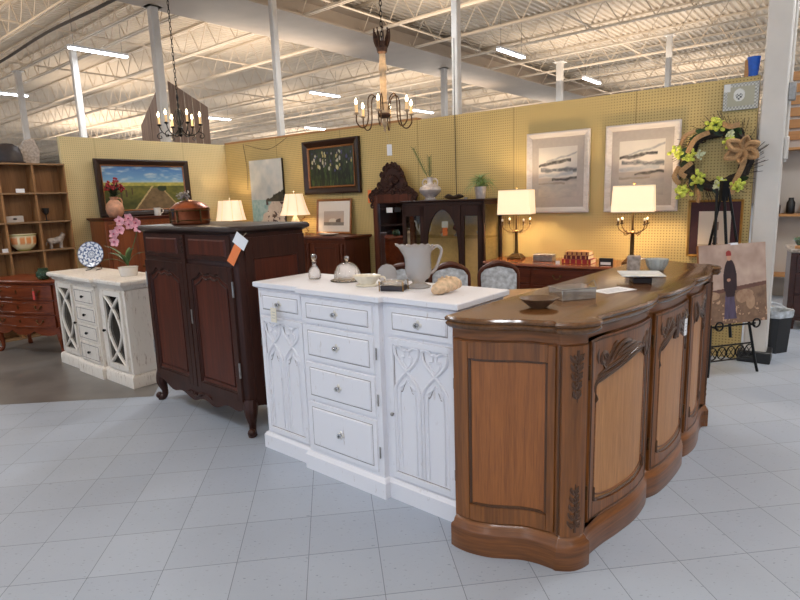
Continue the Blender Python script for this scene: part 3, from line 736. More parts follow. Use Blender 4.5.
for s0, s1 in ((.012, dw), (fa.L-dw, fa.L-.012)):
    a0, a1 = s0+.05, s1-.05
    d = frame_panel(fa, s0, s1, .235, 1.12, ar, 'armoire_wood', 'armoire_panel', st=.05, th=.016, mold=.008, n=10, top_fn=ogee(a0, a1, 1.07, .06), pan_d=.004)
    e = MB(); T = ogee(a0, a1, 1.07, .06)
    e.tube([fa.pt(a0+.03+(a1-a0-.06)*i/16, .006, T(a0+(a1-a0)*i/16)-.035) for i in range(17)], .005, 6)
    e.tube([fa.pt(a0+.03, .006, T(a0)-.035), fa.pt(a0+.03, .006, .325), fa.pt(a1-.03, .006, .325), fa.pt(a1-.03, .006, T(a1)-.035)], .005, 6); e.build('panel_bead', 'armoire_wood', d)
    hs = s0+.003 if s0 < .1 else s1-.003
    for zz in (.45, .98): MB().tube([fa.pt(hs, .014, zz-.05), fa.pt(hs, .014, zz+.05)], .007, 6).build('hinge', 'pewter', d)
    c = (s0+s1)/2; dr = MB(); dr.slab(fa, s0+.005, s1-.005, 1.15, 1.32, 0, .01, 4, 1, .003); d = dr.build('drawer', 'armoire_wood', ar)
    q = MB(); q.slab(fa, s0+.05, s1-.05, 1.18, 1.29, .01, .018, 4, 1, .01); q.build('raised_panel', 'armoire_panel', d)
q = MB(); q.slab(fa, dw+.004, fa.L-dw-.004, .235, 1.32, 0, .018, 2, 1, .003); st_ = q.build('centre_stile', 'armoire_wood', ar)
q = MB()
for k in range(4): q.rib(fa, [(cx-.012, 1.19+.03*k), (cx, 1.205+.03*k), (cx+.012, 1.19+.03*k)], [.002, .006, .002], .02, 6)
q.build('carving', 'armoire_top', st_)
q = MB(); q.slab(fa, cx+.034, cx+.05, .70, .80, .016, .019, 2); q.build('escutcheon', 'pewter', st_)
# apron with scalloped edge
q = MB()
def ap(s):
    t = s/fa.L; return .20-.07*abs(sin(pi*t))**.6+.016*sin(2*pi*t*4)
q.slab(fa, 0, fa.L, lambda s: ap(s), .25, -.02, .004, 40); q.build('apron', 'armoire_wood', ar)
q = MB()
for sg in (-1, 1):
    leafrib(q, fa, cx, .16, sg*.09, .03, .01, .008); leafrib(q, fa, cx+sg*.1, .19, sg*.09, -.025, .008, .008); scroll(q, fa, cx+sg*.03, .17, .022, 1.2, sg, .005, .008)
q.build('apron_carving', 'armoire_wood', ar)
q = MB(); q.slab(sr, 0, sr.L, lambda s: .17+.03*cos(2*pi*s/sr.L), .25, -.02, .002, 16); q.build('side_apron', 'armoire_wood', ar)
for s_, nm in ((sr, 0), (sl, 1)):
    frame_panel(s_, .0, s_.L, .23, 1.3, ar, 'armoire_wood', 'armoire_panel', st=.06, th=.008, mold=.006, n=6, name='side_panel', bot_fn=lambda s: .32, top_fn=lambda s: 1.17)
def cab_foot(x, y, dx, dy, mat, par, h=.33, r=.04):
    pts = resample([(x, y, h), (x+dx*.012, y+dy*.012, h*.8), (x+dx*.02, y+dy*.02, h*.6), (x+dx*.004, y+dy*.004, h*.32), (x+dx*.006, y+dy*.006, h*.16), (x+dx*.03, y+dy*.03, h*.07), (x+dx*.035, y+dy*.035, .022*h/.33)], 4)
    n = len(pts); R = []
    key = [1.0, 1.05, .92, .55, .5, .72, .6]
    for i in range(n):
        t = i/(n-1)*6; k = min(5, int(t)); R.append(r*(key[k]+(key[k+1]-key[k])*(t-k)))
    mb = MB(); mb.tube(pts, R, 10); mb.lathe([(r*.55, 0), (r*.6, .008), (r*.6, .02*h/.33+.01)], x+dx*.035, y+dy*.035, 12)
    mb.ball((x+dx*.05, y+dy*.05, r*.75), (r*.6, r*.6, r*.6), 10, 8)
    return mb.build('leg', mat, par)
for x, y, dx, dy in ((.045, .05, -.7, -.7), (AW-.045, .05, .7, -.7), (.045, AD-.05, -.7, .7), (AW-.045, AD-.05, .7, .7)): cab_foot(x, y, dx, dy, 'armoire_wood', ar, .24, .045)
# tag on armoire corner
tp = to_world(AL, AY, (AW+.02, .01, 1.255))
t = thing('price_tag', 'white and orange price tag taped on the corner of the dark armoire', 'price tag', tp, rot=(0, .6, AY+.25))
MB().box(-.05, .05, -.002, 0, -.0, .075).build('card', 'paper_white', t); MB().box(-.03, .03, -.002, 0, -.13, 0).build('orange_label', 'tag_orange', t)
MB().tube([(0, .004, .06), (0, .02, .10)], .0012, 4).build('string', 'string', t)

# ------------------------------------------------------------------ far white cabinet
FL = (-3.423, 5.531, 0); FY = radians(-39.3)
fw = thing('cabinet', 'cream-white cabinet with interlaced oval mirrored doors and black knobs, left of the dark armoire', 'cabinet', FL, FY)
FW, FD, FH = 1.50, .42, .915
fplan = [Vector(p) for p in ((0, FD), (0, 0), (.5, 0), (.5, -.03), (1.0, -.03), (1.0, 0), (FW, 0), (FW, FD))]
MB().loft(fplan, [(0, 0), (0, .085), (-.008, .1), (-.02, .11)]).build('plinth', 'cream_paint', fw)
MB().loft(fplan, [(-.03, .1), (-.03, .85)]).build('carcass', 'cream_paint', fw)
MB().loft(fplan, [(-.03, .835), (-.012, .845), (-.006, .86), (.012, .875), (.02, .885), (.02, .905), (.012, .915)]).build('top', 'cream_paint', fw)
g1 = Surf([(.03, .03), (.49, .03)]); g2 = Surf([(.53, 0), (.97, 0)]); g3 = Surf([(1.01, .03), (1.47, .03)])
for S, kx in ((g1, .44), (g3, .02)):
    s0, s1 = .045, S.L-.045; d = frame_panel(S, s0, s1, .13, .82, fw, 'cream_paint', 'smoky_mirror', st=.045, th=.02, mold=0, n=4, pan_d=.003)
    a0, a1, b0, b1 = s0+.045, s1-.045, .175, .775; c = (a0+a1)/2; q = MB()
    for sg in (-1, 1):
        w = (a1-a0)/2
        pth = [(c-sg*w, b1), (c-sg*w*.3, b1-.07), (c+sg*w*.45, b1-.18), (c+sg*w*.82, (b0+b1)/2), (c+sg*w*.45, b0+.18), (c-sg*w*.3, b0+.07), (c-sg*w, b0)]
        q.rib(S, pth, .014, .010, 6, smooth=5)
    q.build('tracery', 'cream_paint', d); knob(d, S, kx if kx > .1 else .065, .46, .013, 'black_iron', .02)
for z0, z1 in ((.66, .81), (.49, .645), (.32, .475), (.13, .305)):
    drawer(g2, .02, g2.L-.02, z0, z1, fw, 'cream_paint', (g2.L/2,), km='black_iron', kr=.013, m_in='groove_wear', inset=.022)
se = Surf([(FW-.03, .02), (FW-.03, FD-.02)])
frame_panel(se, 0, se.L, .12, .83, fw, 'cream_paint', 'cream_paint', st=.06, th=.008, mold=.004, n=4, name='side_panel')

# ------------------------------------------------------------------ dresser and cubby shelf on the left
DL = (-4.44, 6.06, 0); DY = radians(-20)
dr = thing('dresser', 'reddish brown dresser on curved legs under the cubby shelf at the left edge', 'dresser', DL, DY)
DW, DH = .98, .80
dplan = resample([(x_*.98/1.42, y_) for x_, y_ in ((0, .02), (.2, -.01), (.5, -.03), (.71, -.035), (.92, -.03), (1.22, -.01), (1.42, .02))], 4)
full = [Vector((0, .40))]+dplan+[Vector((DW, .40))]
MB().loft(full, [(-.015, .27), (-.0, .5), (-.012, .77)]).build('carcass', 'dresser_wood', dr)
MB().loft(full, [(0, .768), (.02, .776), (.024, .79), (.016, .8)]).build('top', 'dresser_wood', dr)
SD = Surf(offset(dplan, 0, closed=False))
def pull(par, S, s, z, d=.014, w=.04, mat='antique_brass'):
    q = MB(); q.rib(S, [(s-w, z+.005), (s-w*.6, z-.02), (s, z-.028), (s+w*.6, z-.02), (s+w, z+.005)], .004, d+.012, 5)
    for sg in (-1, 1): q.ball(S.pt(s+sg*w, d+.006, z+.005), (.012, .006, .012), 8, 6)
    return q.build('pull', mat, par)
for z0, z1 in ((.60, .755), (.445, .59), (.30, .435)):
    d = MB().slab(SD, .04, SD.L-.04, z0, z1, -.01, .012, 24, 1, .004).build('drawer', 'dresser_wood', dr)
    for s in (.22, SD.L-.22): pull(d, SD, s, (z0+z1)/2+.01)
    q = MB(); q.slab(SD, SD.L/2-.01, SD.L/2+.01, (z0+z1)/2-.015, (z0+z1)/2+.02, .012, .015, 2); q.build('keyhole_plate', 'antique_brass', d)
    q = MB()
    for a, b in ((.08, SD.L/2-.06), (SD.L/2+.06, SD.L-.08)):
        for zz in (z0+.02, z1-.02): q.tube([SD.pt(a+(b-a)*i/12, .012, zz) for i in range(13)], .003, 4)
    q.build('moulding', 'mahogany', d)
q = MB(); q.slab(SD, .02, SD.L-.02, lambda s: .27-.05*abs(sin(pi*s/SD.L*3))**.7, .31, -.02, .002, 40); q.build('apron', 'dresser_wood', dr)
for x, y, dx, dy in ((.05, .05, -.8, -.6), (DW-.05, .05, .8, -.6), (.05, .35, -.6, .6), (DW-.05, .35, .6, .6)): cab_foot(x, y, dx, dy, 'dresser_wood', dr, .30, .036)
tp = to_world(DL, DY, SD.pt(SD.L-.22, .045, .70)); price_tag('price_tag', 'small red and white price tag hanging on the reddish dresser', tp, DY, .03, .09, 'tag_red')

KL = LW(2.37+1.05, .13, 0); KY = LYAW
cb = thing('cubby_shelf', 'open wooden cubby shelf with square compartments standing behind the reddish dresser', 'shelf', KL, KY)
KW, KD, KH = 1.05, .22, 2.06
MB().box(0, KW, KD-.012, KD, 0, KH).build('back_panel', 'cubby_wood', cb)
for i in range(4):
    x = i*KW/3; MB().box(max(0, x-.011), min(KW, x+.011) if i < 3 else KW, 0, KD-.012, 0, KH).build('divider', 'cubby_wood', cb)
for k in range(7):
    z = k*(KH-.02)/6
    MB().box(-.004, KW+.004, -.008, KD-.013, z, z+.018).build('shelf_board', 'cubby_edge', cb)
def on_cubby(ix, row, fx=.5, fy=.5): # cell ix from left, row from the bottom
    return to_world(KL, KY, ((ix+fx)*KW/3, KD*fy-.01, row*(KH-.02)/6+.0185))
CELL = KW/3

# small objects ----------------------------------------------------------------
def lathe_obj(name, label, cat, loc, prof, mat, seg=28, rz=0, group=None, **k):
    o = MB().lathe(prof, seg=seg, **k).build(name, mat, None, loc, rz); return tag(o, label, cat, group)
def vcol(o, fn):
    me = o.data; a = me.color_attributes.new('paint', 'FLOAT_COLOR', 'POINT')
    buf = []
    for v in me.vertices: c = lin(fn(v.co)); buf += list(c[:3])+[1]
    a.data.foreach_set('color', buf)
# goblet, painted bowl, figurine etc.
g = on_cubby(2, 4, .28, .35)
lathe_obj('goblet', 'black goblet standing in the cubby shelf', 'goblet', g, [(.028, 0), (.026, .006), (.006, .012), (.006, .07), (.02, .085), (.036, .11), (.04, .155), (.036, .155), (.033, .112), (0, .09)], 'black_plastic')
def bowlcol(c):
    a = atan2(c.y, c.x); z = c.z
    if .05 < z < .13 and abs(sin(a*4)) > .45 and abs(z-.09) < .035*abs(sin(a*4)): return (214, 142, 88)
    if .13 < z < .138 or z < .02: return (150, 150, 80)
    return (226, 214, 176)
o = MB().lathe([(.05, 0), (.06, .006), (.085, .03), (.105, .05), (.113, .07), (.116, .09), (.116, .11), (.114, .13), (.12, .137), (.124, .145), (.118, .148), (.108, .13), (.105, .07), (.05, .02), (0, .015)], seg=64, sy=.58).build('bowl', 'glazed_pattern', None, on_cubby(1, 3, .5, .45), KY)
vcol(o, bowlcol); o.scale = (1.2, 1.2, 1.35); tag(o, 'cream ceramic bowl with orange pattern sitting in the cubby shelf', 'bowl')
# animal figurine (bear-like, standing on four legs)
fg = thing('figurine', 'grey carved animal figurine standing in the cubby shelf', 'figurine', on_cubby(2, 3, .5, .45), KY)
q = MB(); q.tube(resample([(-.062, 0, .052), (-.045, 0, .062), (-.01, 0, .064), (.03, 0, .074), (.048, 0, .09), (.062, 0, .108), (.078, 0, .104)], 4), [.012, .022, .026, .028, .028, .028, .028, .027, .027, .028, .028, .029, .029, .028, .026, .024, .022, .021, .021, .020, .018, .016, .014, .011, .008], 10)
for x, y in ((-.045, .014), (-.045, -.014), (.035, .014), (.035, -.014)): q.tube([(x, y, .06), (x+.003, y, .03), (x, y, .004), (x+.006, y, 0)], [.014, .009, .009, .010], 8)
q.ball((.055, .012, .122), (.005, .004, .010), 6, 5).ball((.055, -.012, .122), (.005, .004, .010), 6, 5)
q.tube(resample([(-.062, 0, .06), (-.078, 0, .05), (-.082, 0, .03)], 3), .004, 5)
q.build('body', 'stone_grey', fg); fg.scale = (1.4, 1.4, 1.45)
# pinkish box with a hole, and cards
bx = thing('wooden_box', 'small pale pinkish box with a dark oval hole in the cubby shelf', 'box', on_cubby(1, 4, .28, .4), KY)
MB().box(-.10, .10, -.04, .04, 0, .075).build('box_body', 'mat_grey', bx, bevel=.004); MB().ball((.01, -.041, .04), (.022, .004, .012), 10, 6).build('handle_hole', 'velvet_dark', bx)
o = MB().box(-.045, .045, -.003, .003, 0, .045).build('place_card', 'paper_white', None, on_cubby(1, 5, .55, .04), KY); tag(o, 'small white card standing on the upper board of the cubby shelf', 'card')
o = MB().box(-.035, .035, -.003, .003, 0, .045).build('place_card', 'paper_white', None, on_cubby(0, 3, .9, .16), KY); tag(o, 'white card on the lower cubby board left of the patterned bowl', 'card')
ds = thing('serving_dish', 'dark oval dish with pale beads on the back left corner of the far white cabinet', 'dish', to_world(FL, FY, (.10, .36, FH+.0005)), FY)
MB().lathe([(.03, 0), (.06, .015), (.10, .035), (.105, .04), (.095, .038), (.05, .018), (0, .012)], seg=28, sy=.6).build('dish_body', 'velvet_dark', ds)
q = MB()
for i in range(12): a = i*.55; q.ball((.05*cos(a), .025*sin(a), .036+.006*sin(i)), .011, 8, 6)
q.build('beads', 'ceramic_white', ds)
lathe_obj('glass_vase', 'round green glass vase standing on the dresser in front of the cubby shelf', 'vase', to_world(DL, DY, (.775, .07, .8005)),
          [(.035, 0), (.055, .012), (.072, .045), (.068, .08), (.045, .10), (.05, .118), (.045, .118), (.04, .10), (.06, .08), (.064, .045), (.03, .012), (0, .01)], 'green_glass')
# clutter on the top of the cubby shelf
ms = thing('hat', 'black rounded hat lying on top of the cubby shelf', 'hat', to_world(KL, KY, (.50, .085, KH+.001)), KY)
MB().lathe([(.17, 0), (.175, .008), (.15, .02), (.145, .10), (.12, .18), (.06, .215), (0, .222)], seg=24, sy=.45).build('hat_body', 'velvet_dark', ms)
sg_ = thing('slate_bust', 'grey angular stone slab standing behind the black hat on the cubby shelf', 'slab', to_world(KL, KY, (.74, .16, KH+.001)), KY)
q = MB(); poly = [(-.10, 0), (.09, 0), (.11, .16), (.06, .30), (-.04, .27), (-.11, .14)]
v = [(x, y, z) for y in (-.03, .03) for x, z in poly]; n = len(poly)
q.add(v, [tuple(range(n)), tuple(range(2*n-1, n-1, -1))]+[((i+1) % n, i, n+i, n+(i+1) % n) for i in range(n)]); q.build('slab_body', 'stone_grey', sg_, bevel=.01)
# blue and white plate on stand, on far white cabinet
def platecol(c):
    r = sqrt(c.x*c.x+c.z*c.z)/.125; a = atan2(c.z, c.x)
    v = sin(a*8)*sin(r*14)+.5*sin(a*16+r*9)
    if r > .95: return (60, 80, 120)
    if .28 < r < .34 or .62 < r < .66: return (70, 90, 130)
    return (70, 88, 128) if v > .35 else (222, 226, 232)
ptw = to_world(FL, FY, (.30, .30, FH)); pt = thing('decorative_plate', 'round blue and white patterned plate on a stand on the far white cabinet', 'plate', ptw, FY+.7)
q = MB(); v = []; f = []; R, Sg = 16, 64
for k in range(R+1):
    r = .125*k/R; dz = 0 if r < .08 else (r-.08)*.35
    for i in range(Sg): a = 2*pi*i/Sg; v.append((r*cos(a), -dz, r*sin(a)))
for k in range(R):
    for i in range(Sg): j = (i+1) % Sg; f.append((k*Sg+i, k*Sg+j, (k+1)*Sg+j, (k+1)*Sg+i))
m_ = len(v); v += [(x, y+.006, z) for x, y, z in v]; f += [tuple(reversed([i+m_ for i in q_])) for q_ in f]
q.add(v, f); o = q.build('plate_disc', 'glazed_pattern', pt, (0, -.02, .155), rot=(-.2, 0, 0)); vcol(o, platecol)
MB().tube([(-.05, -.06, .004), (-.05, .05, .004), (-.02, .04, .12), (.02, .04, .12), (.05, .05, .004), (.05, -.06, .004)], .004, 5).build('plate_stand', 'black_iron', pt)
# orchid
ow = to_world(FL, FY, (1.14, .24, FH)); oc = thing('potted_orchid', 'pink orchid with green leaves in a white pot on the far white cabinet', 'orchid', ow, 0)
MB().lathe([(.065, 0), (.07, .01), (.08, .07), (.085, .08), (.075, .08), (.065, .065), (0, .06)], seg=24).build('pot', 'ceramic_white', oc)
q = MB()
for i, (a, l, h) in enumerate(((2.9, .2, .10), (3.6, .22, .04), (.3, .16, .1), (1.8, .15, .14), (4.6, .15, .1), (5.6, .14, .15), (3.2, .18, .17))): q.leaf((0, 0, .09), (l*cos(a), l*sin(a), .1+h), .02, .04)
q.build('leaves', 'leaf_green', oc)
stem1 = resample([(0, 0, .09), (.06, -.01, .24), (.12, -.02, .38), (.12, -.04, .45), (.08, -.06, .48), (.0, -.08, .43), (-.03, -.09, .33)], 4)
MB().tube(stem1, .004, 5).build('stem', 'leaf_green', oc)
def orchid_flower(c, s, seed):
    random.seed(seed); q = MB(); tilt = random.uniform(-.4, .4)
    for k in range(5):
        a = 2*pi*k/5+tilt; q.leaf(c, (c[0]+s*cos(a), c[1]-.012, c[2]+s*sin(a)), s*.42, .008, up=(0, 1, 0))
    f_ = q.build('blossom', 'pink_petal', oc); MB().ball((c[0], c[1]-.012, c[2]), (.008, .008, .008), 8, 6).build('blossom_heart', 'pink_heart', f_)
for k, (i, dx, dz) in enumerate(((12, .02, .01), (14, -.02, .03), (16, .01, -.03), (18, -.02, .02), (20, .02, -.02), (22, -.01, 0), (24, 0, -.02), (13, .05, -.04))):
    p = stem1[i]; orchid_flower((p.x+dx, p.y-.01-.004*k, p.z+dz), .045, 20+k)

# ------------------------------------------------------------------ red pine cabinet on the left partition
rc = thing('cabinet', 'reddish pine cabinet against the cream partition under the landscape painting', 'cabinet', LW(2.12, .47), LYAW)
RW, RD, RH = .92, .44, 1.385
MB().box(0, RW, 0, RD, 0, 1.36).build('carcass', 'redpine', rc, bevel=.004)
MB().loft([Vector(p) for p in ((0, RD), (0, 0), (RW, 0), (RW, RD))], [(.0, 1.345), (.02, 1.362), (.025, 1.37), (.025, 1.385)]).build('top', 'mahogany', rc)
fr_ = Surf([(0, 0), (RW, 0)])
for s0, s1 in ((.04, .455), (.465, .88)):
    d = frame_panel(fr_, s0, s1, .12, 1.30, rc, 'redpine', 'redpine', st=.07, th=.014, mold=.008, n=4); knob(d, fr_, s1-.035 if s0 < .3 else s0+.035, .75, .013, 'antique_brass')

# ------------------------------------------------------------------ paintings
def vn(seed):
    rnd = random.Random(seed); tab = [[rnd.random() for _ in range(64)] for _ in range(64)]
    def n(x, y):
        xi, yi = int(math.floor(x)), int(math.floor(y)); fx, fy = x-xi, y-yi; fx = fx*fx*(3-2*fx); fy = fy*fy*(3-2*fy)
        g_ = lambda a, b: tab[a % 64][b % 64]
        return (g_(xi, yi)*(1-fx)+g_(xi+1, yi)*fx)*(1-fy)+(g_(xi, yi+1)*(1-fx)+g_(xi+1, yi+1)*fx)*fy
    return lambda x, y: .55*n(x, y)+.3*n(x*2.1+7, y*2.1+3)+.15*n(x*4.3+1, y*4.3+9)
def mixc(a, b, t): t = max(0, min(1, t)); return tuple(a[i]*(1-t)+b[i]*t for i in range(3))
def art(par, w, h, fn, name='canvas', mat='oil_paint', y=0, nx=110, z0=0):
    ny = max(8, int(nx*h/w)); v = []; f = []
    for j in range(ny+1):
        for i in range(nx+1): v.append((-w/2+w*i/nx, y, z0+h*j/ny))
    for j in range(ny):
        for i in range(nx): a = j*(nx+1)+i; f.append((a, a+1, a+nx+2, a+nx+1))
    mb = MB(); mb.add(v, f); o = mb.build(name, mat, par, smooth=0)
    me = o.data; at = me.color_attributes.new('paint', 'FLOAT_COLOR', 'POINT'); buf = []
    for j in range(ny+1):
        for i in range(nx+1): buf += list(lin(tuple(max(0, min(255, q)) for q in fn(i/nx, j/ny)))[:3])+[1]
    at.data.foreach_set('color', buf); return o
def frame_ring(par, w, h, fwid, depth, mat, name='frame', y0=0, z0=0, lip=.006):
    """mitred picture frame around a w x h opening, centred on x, its lower outer edge at z0"""
    W2, H2 = w/2+fwid, h+2*fwid; v = []; f = []
    prof = [(0, y0), (0, y0-depth), (fwid*.25, y0-depth-lip), (fwid*.75, y0-depth*.8), (fwid, y0-depth*.55), (fwid, y0)]
    for (cx_, cz_, sx, sz) in ((-1, 0, 1, 1), (1, 0, -1, 1), (1, 1, -1, -1), (-1, 1, 1, -1)):
        for a, b in prof: v.append((cx_*W2+sx*a, b, z0+cz_*H2+sz*a))
    n = len(prof)
    for k in range(4):
        for i in range(n): a = k*n+i; b = k*n+(i+1) % n; c = ((k+1) % 4)*n+(i+1) % n; d = ((k+1) % 4)*n+i; f.append((a, b, c, d))
    mb = MB(); mb.add(v, f); return mb.build(name, mat, par, smooth=0)
def back(par, w, h, y, mat='dark_frame', z0=0, name='backing', t=.006):
    return MB().box(-w/2, w/2, y, y+t, z0, z0+h).build(name, mat, par)
# landscape
n1 = vn(1); n2 = vn(2)
def landscape(u, v):
    a = n1(u*9, v*9); b = n2(u*26, v*18)
    if v > .62: # sky
        c = mixc((118, 160, 190), (60, 104, 160), (v-.62)/.38); c = mixc(c, (176, 190, 196), (n1(u*9+3, v*16)-.5)*3.0); return mixc(c, (196, 190, 160), max(0, .68-v)*8)
    if v > .55: return mixc((204, 182, 96), (126, 132, 62), b)
    g_ = mixc((128, 122, 52), (60, 66, 32), a+.45*(b-.5)+(.5-v)*.8)
    x0 = .34+.30*v*1.5; x1 = .92-.32*v*1.4
    if x0 < u < x1 and v < .5: g_ = mixc((132, 108, 76), (88, 72, 50), b)
    if abs(u-x0) < .012: g_ = (178, 156, 110)
    if abs(u-x1) < .010: g_ = (172, 150, 104)
    for px_, pz in ((.20, .24), (.26, .3), (.33, .35)):
        if abs(u-px_) < .008 and pz < v < pz+.16: g_ = (70, 54, 36)
    if (u-.70)**2+((v-.5)*.8)**2 < .0022*(1+b): g_ = (40, 52, 30)
    return g_
pw, ph = 1.15, .60
t = thing('landscape_painting', 'wide framed oil landscape of a track through green fields leaning above the pine cabinet', 'painting', LW(1.345, .062, 1.387), LYAW, rot=(-.03, 0, LYAW))
frame_ring(t, pw, ph, .075, .035, 'dark_frame'); frame_ring(t, pw-.03, ph-.03, .015, .02, 'gilt_frame', 'inner_frame', -.004, .075)
art(t, pw, ph, landscape, y=-.012, nx=150, z0=.075); back(t, pw+.14, ph+.14, -.008, z0=.005)
# garden painting (dark, irises and lilies)
n3 = vn(3)
blobs = []; random.seed(5)
for i in range(48): blobs.append((random.uniform(.05, .95), random.uniform(.4, .88), random.uniform(.012, .03), random.choice([(222, 214, 200), (232, 226, 190), (78, 76, 130), (200, 180, 190), (96, 92, 140), (226, 208, 140)])))
def garden(u, v):
    b = n3(u*34, v*7); c = mixc((26, 32, 22), (70, 92, 44), (b-.42)*3*(1-v*.6)); c = mixc(c, (58, 50, 40), (n3(u*8, v*20+9)-.55)*4*(v > .6))
    for x, y, r, k in blobs:
        if (u-x)**2/(r*r*.45)+(v-y)**2/(r*r*3.2) < .5+n3(u*60, v*40): c = mixc(k, c, .25)
    return c
t = thing('garden_painting', 'dark framed painting of lilies and irises hanging high on the yellow pegboard wall', 'painting', W(4.775, .01, 1.595), WYAW)
frame_ring(t, .82, .52, .09, .045, 'dark_frame'); frame_ring(t, .79, .49, .02, .03, 'gilt_frame', 'inner_frame', -.006, .085); art(t, .82, .52, garden, y=-.014, nx=140, z0=.09); back(t, .98, .68, -.006, z0=.01)
# beach canvas
n4 = vn(4)
def beach(u, v):
    b = n4(u*14, v*16); c = mixc((186, 192, 192), (226, 222, 214), n4(u*5, v*6)*1.4-.2)
    hl = .36
    if v < .36:
        c = mixc((112, 156, 156), (190, 208, 204), b) if u < .15+1.1*v+.2*b else mixc((206, 186, 166), (230, 216, 200), b)
        if u > .45 and n4(u*12+5, v*20) > .62: c = (74, 50, 48)
    if u > .45 and .33 < v < .36+.26*(u-.45)+.06*(b-.5): c = mixc((40, 44, 40), (96, 86, 68), n4(u*30, v*30))
    return c
t = thing('beach_canvas', 'unframed canvas of a pale beach and sea between the two small shaded lamps', 'painting', W(6.06, .012, 1.222), WYAW)
MB().box(-.35, .35, -.03, 0, 0, .9).build('stretcher_box', 'black_plastic', t); art(t, .698, .898, beach, y=-.0312, nx=100, z0=.001)
# small framed print on the sideboard
n5 = vn(6)
def boat(u, v):
    b = n5(u*10, v*10)
    if v < .22: return mixc((120, 112, 104), (150, 140, 128), b)
    c = mixc((204, 176, 150), (186, 170, 160), v)
    if (u-.45)**2+(v-.3)**2 < .04 and v > .24: c = (226, 214, 196)
    if .6 < u < .85 and .22 < v < .3+.25*b: c = (110, 92, 80)
    return c
t = thing('framed_print', 'small gilt-framed print with wide white mat leaning on the carved sideboard', 'picture', W(4.735, .085, 1.068), WYAW, rot=(-.10, 0, WYAW))
frame_ring(t, .56, .40, .03, .02, 'gilt_frame'); MB().box(-.28, .28, -.008, -.004, .03, .43).build('mat', 'mat_white', t); art(t, .36, .19, boat, y=-.0085, nx=80, z0=.11, mat='watercolour'); back(t, .6, .44, -.003, z0=.01, t=.003)
# two beach watercolours in pale frames
def seascape(seed, sky, hl):
    nn = vn(seed)
    def fn(u, v):
        b = nn(u*5, v*14); c = mixc((216, 208, 198), (196, 190, 184), nn(u*3+4, v*5))
        if v < hl-.3: c = mixc((200, 186, 170), (158, 152, 148), b*.9+.3*(u-.3))
        for y, th_, k, u0, u1, sl in ((hl, .045, (58, 56, 56), 0, .85, .10), (hl+.07, .03, (150, 150, 152), .2, 1, .2), (hl-.15, .06, (96, 98, 102), .05, 1, -.04), (hl-.24, .05, (168, 172, 176), 0, .9, .05), (hl-.34, .035, (74, 70, 66), .35, 1, .06), (hl-.42, .03, (150, 140, 128), 0, .7, 0)):
            yy = y+sl*(u-.5)+.06*(nn(u*4+y*9, 3)-.5); d = abs(v-yy)/(th_*(.35+nn(u*5+y*20, y*7)))
            if d < 1 and u0 < u < u1: c = mixc(c, k, (1-d*d)*min(1, .35+1.1*nn(u*14, v*30+y*7)))
        return c
    return fn
for (s, z, lb, hl, sd) in ((.889, 1.31, 'right-hand pale framed seascape watercolour beside the wreath', .74, 21), (1.69, 1.31, 'left-hand pale framed seascape watercolour above the desk lamp and books', .70, 22)):
    t = thing('framed_seascape', lb, 'picture', W(s, .01, z), WYAW, group='pair of seascapes on the pegboard')
    frame_ring(t, .54, .69, .055, .03, 'light_frame'); MB().box(-.27, .27, -.010, -.006, .055, .745).build('mat', 'mat_grey', t)
    art(t, .40, .50, seascape(sd, 0, hl), y=-.0105, nx=100, z0=.15, mat='watercolour'); back(t, .62, .78, -.005, 'light_frame', z0=.01, t=.005)
# framed figure behind the easel
def figure(u, v):
    c = (206, 190, 172); x = u-.55; 
    if (x/.035)**2+((v-.76)/.045)**2 < 1: c = (70, 46, 40)
    if .12 < v < .72 and abs(x) < .05+.10*max(0, .45-v)+.03*(v > .5): c = (58, 40, 38) if x < .02 else (120, 96, 84)
    if v < .12: c = (176, 156, 136)
    return c
t = thing('framed_portrait', 'gilt-framed picture of a standing figure with wine red mat behind the easel', 'picture', W(.26, .012, .905), WYAW)
frame_ring(t, .385, .46, .02, .02, 'gold_leaf'); MB().box(-.193, .193, -.010, -.006, .02, .48).build('mat', 'purple_mat', t); art(t, .25, .33, figure, y=-.0105, nx=70, z0=.07, mat='watercolour'); back(t, .41, .49, -.005, z0=.005, t=.004)
# small ornate bottle print, upper right
def bottle(u, v):
    c = (176, 172, 150); e = min(u, 1-u, v, 1-v)
    if e < .12: c = (150, 150, 142) if (int(u*20)+int(v*16)) % 2 else (206, 204, 196)
    if ((u-.45)/.17)**2+((v-.55)/.24)**2 < 1: c = (222, 222, 216)
    if ((u-.45)/.10)**2+((v-.5)/.12)**2 < 1 and sin(u*60)*sin(v*50) > 0: c = (70, 72, 74)
    if u < .2 and v > .7: c = (226, 226, 222)
    return c
t = thing('wrapped_print', 'small silvery print wrapped in plastic pinned above the wreath', 'picture', W(.126, .012, 2.14), WYAW)
MB().box(-.128, .128, -.012, 0, 0, .215).build('board', 'pewter', t); art(t, .25, .21, bottle, y=-.0125, nx=50, z0=.0025)
